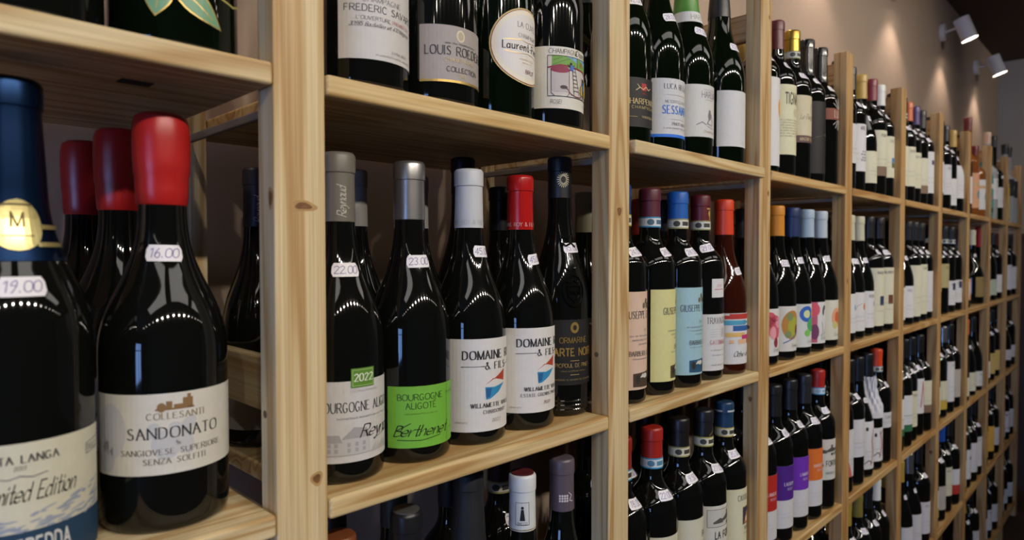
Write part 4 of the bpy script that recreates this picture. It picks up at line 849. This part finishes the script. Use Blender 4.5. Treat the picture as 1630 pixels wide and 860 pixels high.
FAR = {
 (5, 'U'): [('17171a', WH, '', 60, 150, ''), ('17171a', W2, 'dots', 48, 160, ''), ('b9974a', CR, '', 26, 104, '', 'burg2'), ('7a1f2e', CR, 'brownfoot', 50, 165, 'VIGNA'), ('d9dad6', CR, 'pic', 52, 160, 'COLLE')],
 (5, 'M'): [('c9c7ae', W2, 'blue', 22, 112, '', 'burg2'), ('c9c7ae', W2, 'orange', 20, 112, '', 'burg2'), ('c9c7ae', W2, 'blue', 22, 112, 'ROERO', 'burg2'), ('17171a', CR, 'navy', 20, 168, 'BAROLO'), ('17171a', CR, 'brownpic', 20, 168, 'NEBBIOLO')],
 (5, 'L'): [('17171a', WH, 'slash', 40, 150, ''), ('17171a', WH, '', 70, 160, ''), ('17171a', W2, 'redfig', 22, 140, '', 'burg2'), ('17171a', W2, 'redfig', 24, 110, '20', 'paper'), ('d0441f', WH, '', 96, 136, 'CHIANTI')],
 (5, 'K'): [('a98f3c', WH, '', 30, 110, ''), ('a98f3c', WH, '', 30, 110, ''), ('7d7438', CR, '', 30, 112, ''), ('17171a', WH, '', 30, 110, ''), ('d9dad6', WH, '', 30, 120, 'SOAVE')],
 (6, 'U'): [('17171a', CR, '', 40, 150, ''), ('17171a', CR, '', 44, 156, 'ROSSO'), ('c8621f', CR, '', 44, 148, 'RISERVA'), ('4a2f6a', CR, 'brownfoot', 34, 140, ''), ('17171a', W2, 'purple', 40, 168, '')],
 (6, 'M'): [('17171a', W2, '', 20, 110, 'MONTE', 'burg2'), ('17171a', W2, '', 22, 112, 'VALLE', 'burg2'), ('17171a', CR, '', 20, 170, ''), ('17171a', CR, '', 22, 172, 'TERRE'), ('17171a', WH, '', 24, 150, '')],
 (6, 'L'): [('17171a', W2, 'green', 46, 150, ''), ('17171a', W2, 'green', 46, 150, ''), ('17171a', CR, '', 44, 150, 'PODERE'), ('17171a', W2, 'redA', 70, 176, ''), ('17171a', CR, 'brownfoot', 60, 160, '')],
 (6, 'K'): [('a98f3c', WH, '', 30, 100, ''), ('a98f3c', WH, '', 30, 112, '', 'burg2'), ('9c9fa2', WH, '', 30, 120, '', 'burg2'), ('17171a', WH, '', 30, 130, 'ALBA')],
 (7, 'U'): [('17171a', WH, '', 50, 150, ''), ('17171a', WH, '', 50, 150, 'NERO'), ('17171a', W2, '', 20, 112, ''), ('b9974a', W2, '', 50, 168, '', 'burg2')],
 (7, 'M'): [('17171a', 'b3a877', '', 80, 170, ''), ('17171a', 'b3a877', '', 90, 170, 'ERBA'), ('17171a', W2, 'navy', 26, 110, 'TOSCA'), ('17171a', W2, 'navy', 30, 110, 'TOSCA')],
 (7, 'L'): [('17171a', CR, '', 30, 120, ''), ('17171a', CR, 'yellowfoot', 30, 126, ''), ('9c9fa2', W2, '', 40, 180, 'FATTO'), ('17171a', 'b9b3a8', '', 40, 140, '')],
 (7, 'K'): [('17171a', W2, 'yellowfoot', 40, 130, ''), ('17171a', 'b9b3a8', '', 40, 120, ''), ('1f4fa8', CR, '', 60, 160, 'BIANCO'), ('17171a', W2, 'redfoot', 40, 130, '')],
 (8, 'U'): [('17171a', W2, '', 40, 140, ''), ('6e1f1c', 'd8a078', 'disc', 30, 165, '', 'spirit', 'amber'), ('6e1f1c', W2, 'disc', 30, 150, '', 'spirit2', 'amber')],
 (8, 'M'): [('17171a', 'd8a078', 'half', 30, 110, '', 'magnum'), ('c9c7ae', '8d7a4a', '', 30, 110, 'GRAN', 'magnum')],
 (8, 'L'): [('17171a', CR, '', 20, 90, ''), ('c8621f', CR, '', 20, 92, '', 'burg2'), ('17171a', W2, '', 20, 80, 'MOSTO', 'burg2')],
 (8, 'K'): [('17171a', CR, '', 30, 130, ''), ('a82a24', W2, 'purple', 36, 150, ''), ('17171a', W2, '', 40, 156, ''), ('17171a', W2, '', 40, 160, 'DUCA')],
 (8, 'J'): [('a98f3c', WH, '', 40, 120, ''), ('a98f3c', WH, '', 40, 130, '', 'champ2'), ('17171a', WH, '', 40, 130, '')],
 (9, 'U'): [('17171a', '2c8f90', 'teal', 20, 160, '', 'spirit2', 'teal'), ('c8a890', W2, '', 90, 180, 'GIN', 'spirit', 'clear'), ('17171a', W2, '', 60, 150, '', 'spirit', 'dark')],
 (9, 'M'): [('c02a30', 'b7c3ae', '', 24, 90, '', 'champ2'), ('d9dad6', 'b7c3ae', '', 24, 92, 'BIO', 'champ2'), ('17171a', W2, '', 30, 110, '')],
 (9, 'L'): [('17171a', W2, '', 30, 100, ''), ('a98f3c', 'cdb06a', '', 30, 120, 'ORO'), ('17171a', 'cdb06a', '', 30, 120, '')],
 (9, 'K'): [('17171a', 'e0b24a', '', 40, 150, 'SOLE'), ('17171a', 'e0b24a', '', 40, 150, ''), ('17171a', WH, '', 40, 120, '')],
 (9, 'J'): [('17171a', W2, '', 40, 130, ''), ('17171a', W2, '', 40, 130, 'BORGO'), ('17171a', W2, '', 40, 120, '')],
 (10, 'U'): [('c9c7ae', 'c9b62c', '', 20, 160, '', 'spirit2', 'yellow'), ('17171a', '1a1a1d', 'skull', 130, 212, '', 'spirit', 'clear'), ('17171a', '1a1a1d', 'skull', 130, 212, '', 'spirit', 'clear')],
 (10, 'M'): [('7a1f2e', W2, '', 30, 150, ''), ('7a1f2e', W2, '', 30, 150, 'ROCCA'), ('17171a', W2, '', 30, 140, '')],
 (10, 'L'): [('17171a', W2, '', 40, 100, ''), ('17171a', W2, '', 40, 90, '', 'burg'), ('17171a', W2, '', 40, 100, '')],
 (10, 'K'): [('17171a', W2, 'redfig', 40, 140, ''), ('17171a', W2, 'redfig', 40, 140, 'MURA'), ('17171a', W2, '', 40, 130, '')],
 (10, 'J'): [('17171a', W2, '', 40, 110, ''), ('17171a', W2, '', 40, 110, ''), ('17171a', W2, '', 40, 110, '')],
}
ROTS = random.Random(11)
for (bay, lev), L in FAR.items():
    n = len(L)
    for i, sp in enumerate(L):
        c, pc, acc, z0, z1, word = sp[:6]
        sh = sp[6] if len(sp) > 6 else 'bord'; gl = sp[7] if len(sp) > 7 else 'dark'
        paper = sh == 'paper'
        if paper: sh = 'burg2'
        m = {'magnum': .048, 'champ2': .046, 'spirit': .043}.get(sh, .0405)
        x = BX(bay, i, max(n, 2), m) if n >= 4 else (bay-2)*W+PW+.062+i*(W-PW-.124)/max(1, n-1)
        Y = .043+ROTS.uniform(-.001, .004)+(.004 if sh in ('magnum', 'champ2') else 0)
        seed = bay*31+i*7+ord(lev)
        d = '%s capsule bottle with %s label' % (CN.get(c, 'dark'), LN.get(pc, 'pale'))
        ACC = {'dots': 'dotted', 'pic': 'landscape picture', 'navy': 'navy square', 'brownpic': 'brown picture', 'orange': 'orange spot', 'blue': 'blue spot', 'redfig': 'red figure', 'green': 'green striped', 'redA': 'red lettered', 'brownfoot': 'brown striped', 'yellowfoot': 'yellow footed', 'redfoot': 'red footed', 'purple': 'purple marked', 'slash': 'red slashed', 'teal': 'painted', 'disc': 'disc', 'skull': 'emblem', 'half': 'oval'}
        if acc: d = '%s capsule bottle with %s %s label' % (CN.get(c, 'dark'), ACC[acc], LN.get(pc, 'pale'))
        if paper: d = 'bottle wrapped in white tissue paper'
        if gl != 'dark': d = '%s glass spirit bottle with %s label' % (gl, LN.get(pc, 'pale'))
        ex = None
        if paper:
            def ex(t, prof):
                rg = random.Random(4); v = []; f = []; k = 40; pr2 = [(r+.0012, z) for r, z in prof if .13 < z < .262]
                for j, (r, z) in enumerate(pr2):
                    for a in range(k):
                        rr = min(r+.0035+.0028*math.sin(a*2.1+j*.7)+rg.uniform(0, .0012), .0392)
                        v.append((rr*math.cos(2*PI*a/k), rr*math.sin(2*PI*a/k), z))
                for j in range(len(pr2)-1):
                    for a in range(k): f.append((j*k+a, j*k+(a+1) % k, (j+1)*k+(a+1) % k, (j+1)*k+a))
                link('tissue_wrap', pydata('tissue_wrap', v, f), t, mat('d3d3d6', .8, name='tissue_paper'))
        seal = ('d0d2cc', '6a8a9a', '4a4a48') if c in ('d0441f',) or (bay == 6 and lev == 'U' and i == 1) or (bay == 7 and lev == 'M') else None
        bottle(x, Y, lev, sh, gl, (c, 'metal' if c in ('9c9fa2',) else 'satin', None), LB(-45, 45, z0, z1, pc), gen(seed, pc, acc, z0, z1, word), desc=d, bay=bay, near=False, seed=seed, extra=ex, band=seal, tagspec=None if gl != 'dark' or paper else 'auto', rot=ROTS.uniform(-8, 6))
    # second row, mostly in the dark
    if lev in 'UMLK' and bay <= 8:
        k = 4 if n >= 4 else 3
        for i in range(k):
            c = ROTS.choice(['17171a', '1c1a1e', '2a1618', '25221c', '1a1f2a'])
            if (bay, lev) == (5, 'L') and i == 3: c = 'd0441f'
            x = (bay-2)*W+PW+.085+i*(W-PW-.13)/(k-1)
            bottle(x, .124 if bay < 8 else .136, lev, 'bord', 'dark', (c, 'satin', None), LB(-42, 42, 20, 120, 'cdcac0'), None, desc='dark wine bottle with %s capsule' % {'d0441f': 'orange red', '2a1618': 'deep red', '1a1f2a': 'navy'}.get(c, 'black'), bay=bay, row='rear', near=False, tagspec=None)
finish_labels()

# ------------------------------------------------------------------ low cabinet and shelf beyond the last frame
DW = mat('4a3320', .5, noise=.25, name='dark_stained_wood')
t = empty('display_stand', (4.72, -.02, 0))
for x in (-.30, .30): link('side_panel', box_mesh('side_panel', x-.015, x+.015, -.14, .30, 0, 1.43, .002), t, DW)
for z in (.06, .50, .95): link('shelf', box_mesh('shelf', -.284, .284, -.14, .30, z-.012, z+.012, .002), t, DW)
link('top', box_mesh('top', -.33, .33, -.16, .31, 1.431, 1.455, .003), t, DW)
link('back_panel', box_mesh('back_panel', -.284, .284, .302, .315, 0, 1.43), t, DW)
tag(t, 'dark wooden display stand beyond the far end of the pine shelving', 'display stand')
ZL['D'] = 1.455; LEVN['D'] = 'upper'; BAYN.append('far display stand')
for i, x in enumerate((4.50, 4.60, 4.70, 4.80)):
    b = bottle(x, -.08, 'D', 'bord', 'dark', ('17171a', 'satin', None), LB(-42, 42, 40, 120, W2), None, desc='', bay=11, near=False, tagspec=None)
    tag(b, 'dark wine bottle with white label on far display stand, %s from left' % ordn[i], 'bottle', 'bottles on the far display stand')
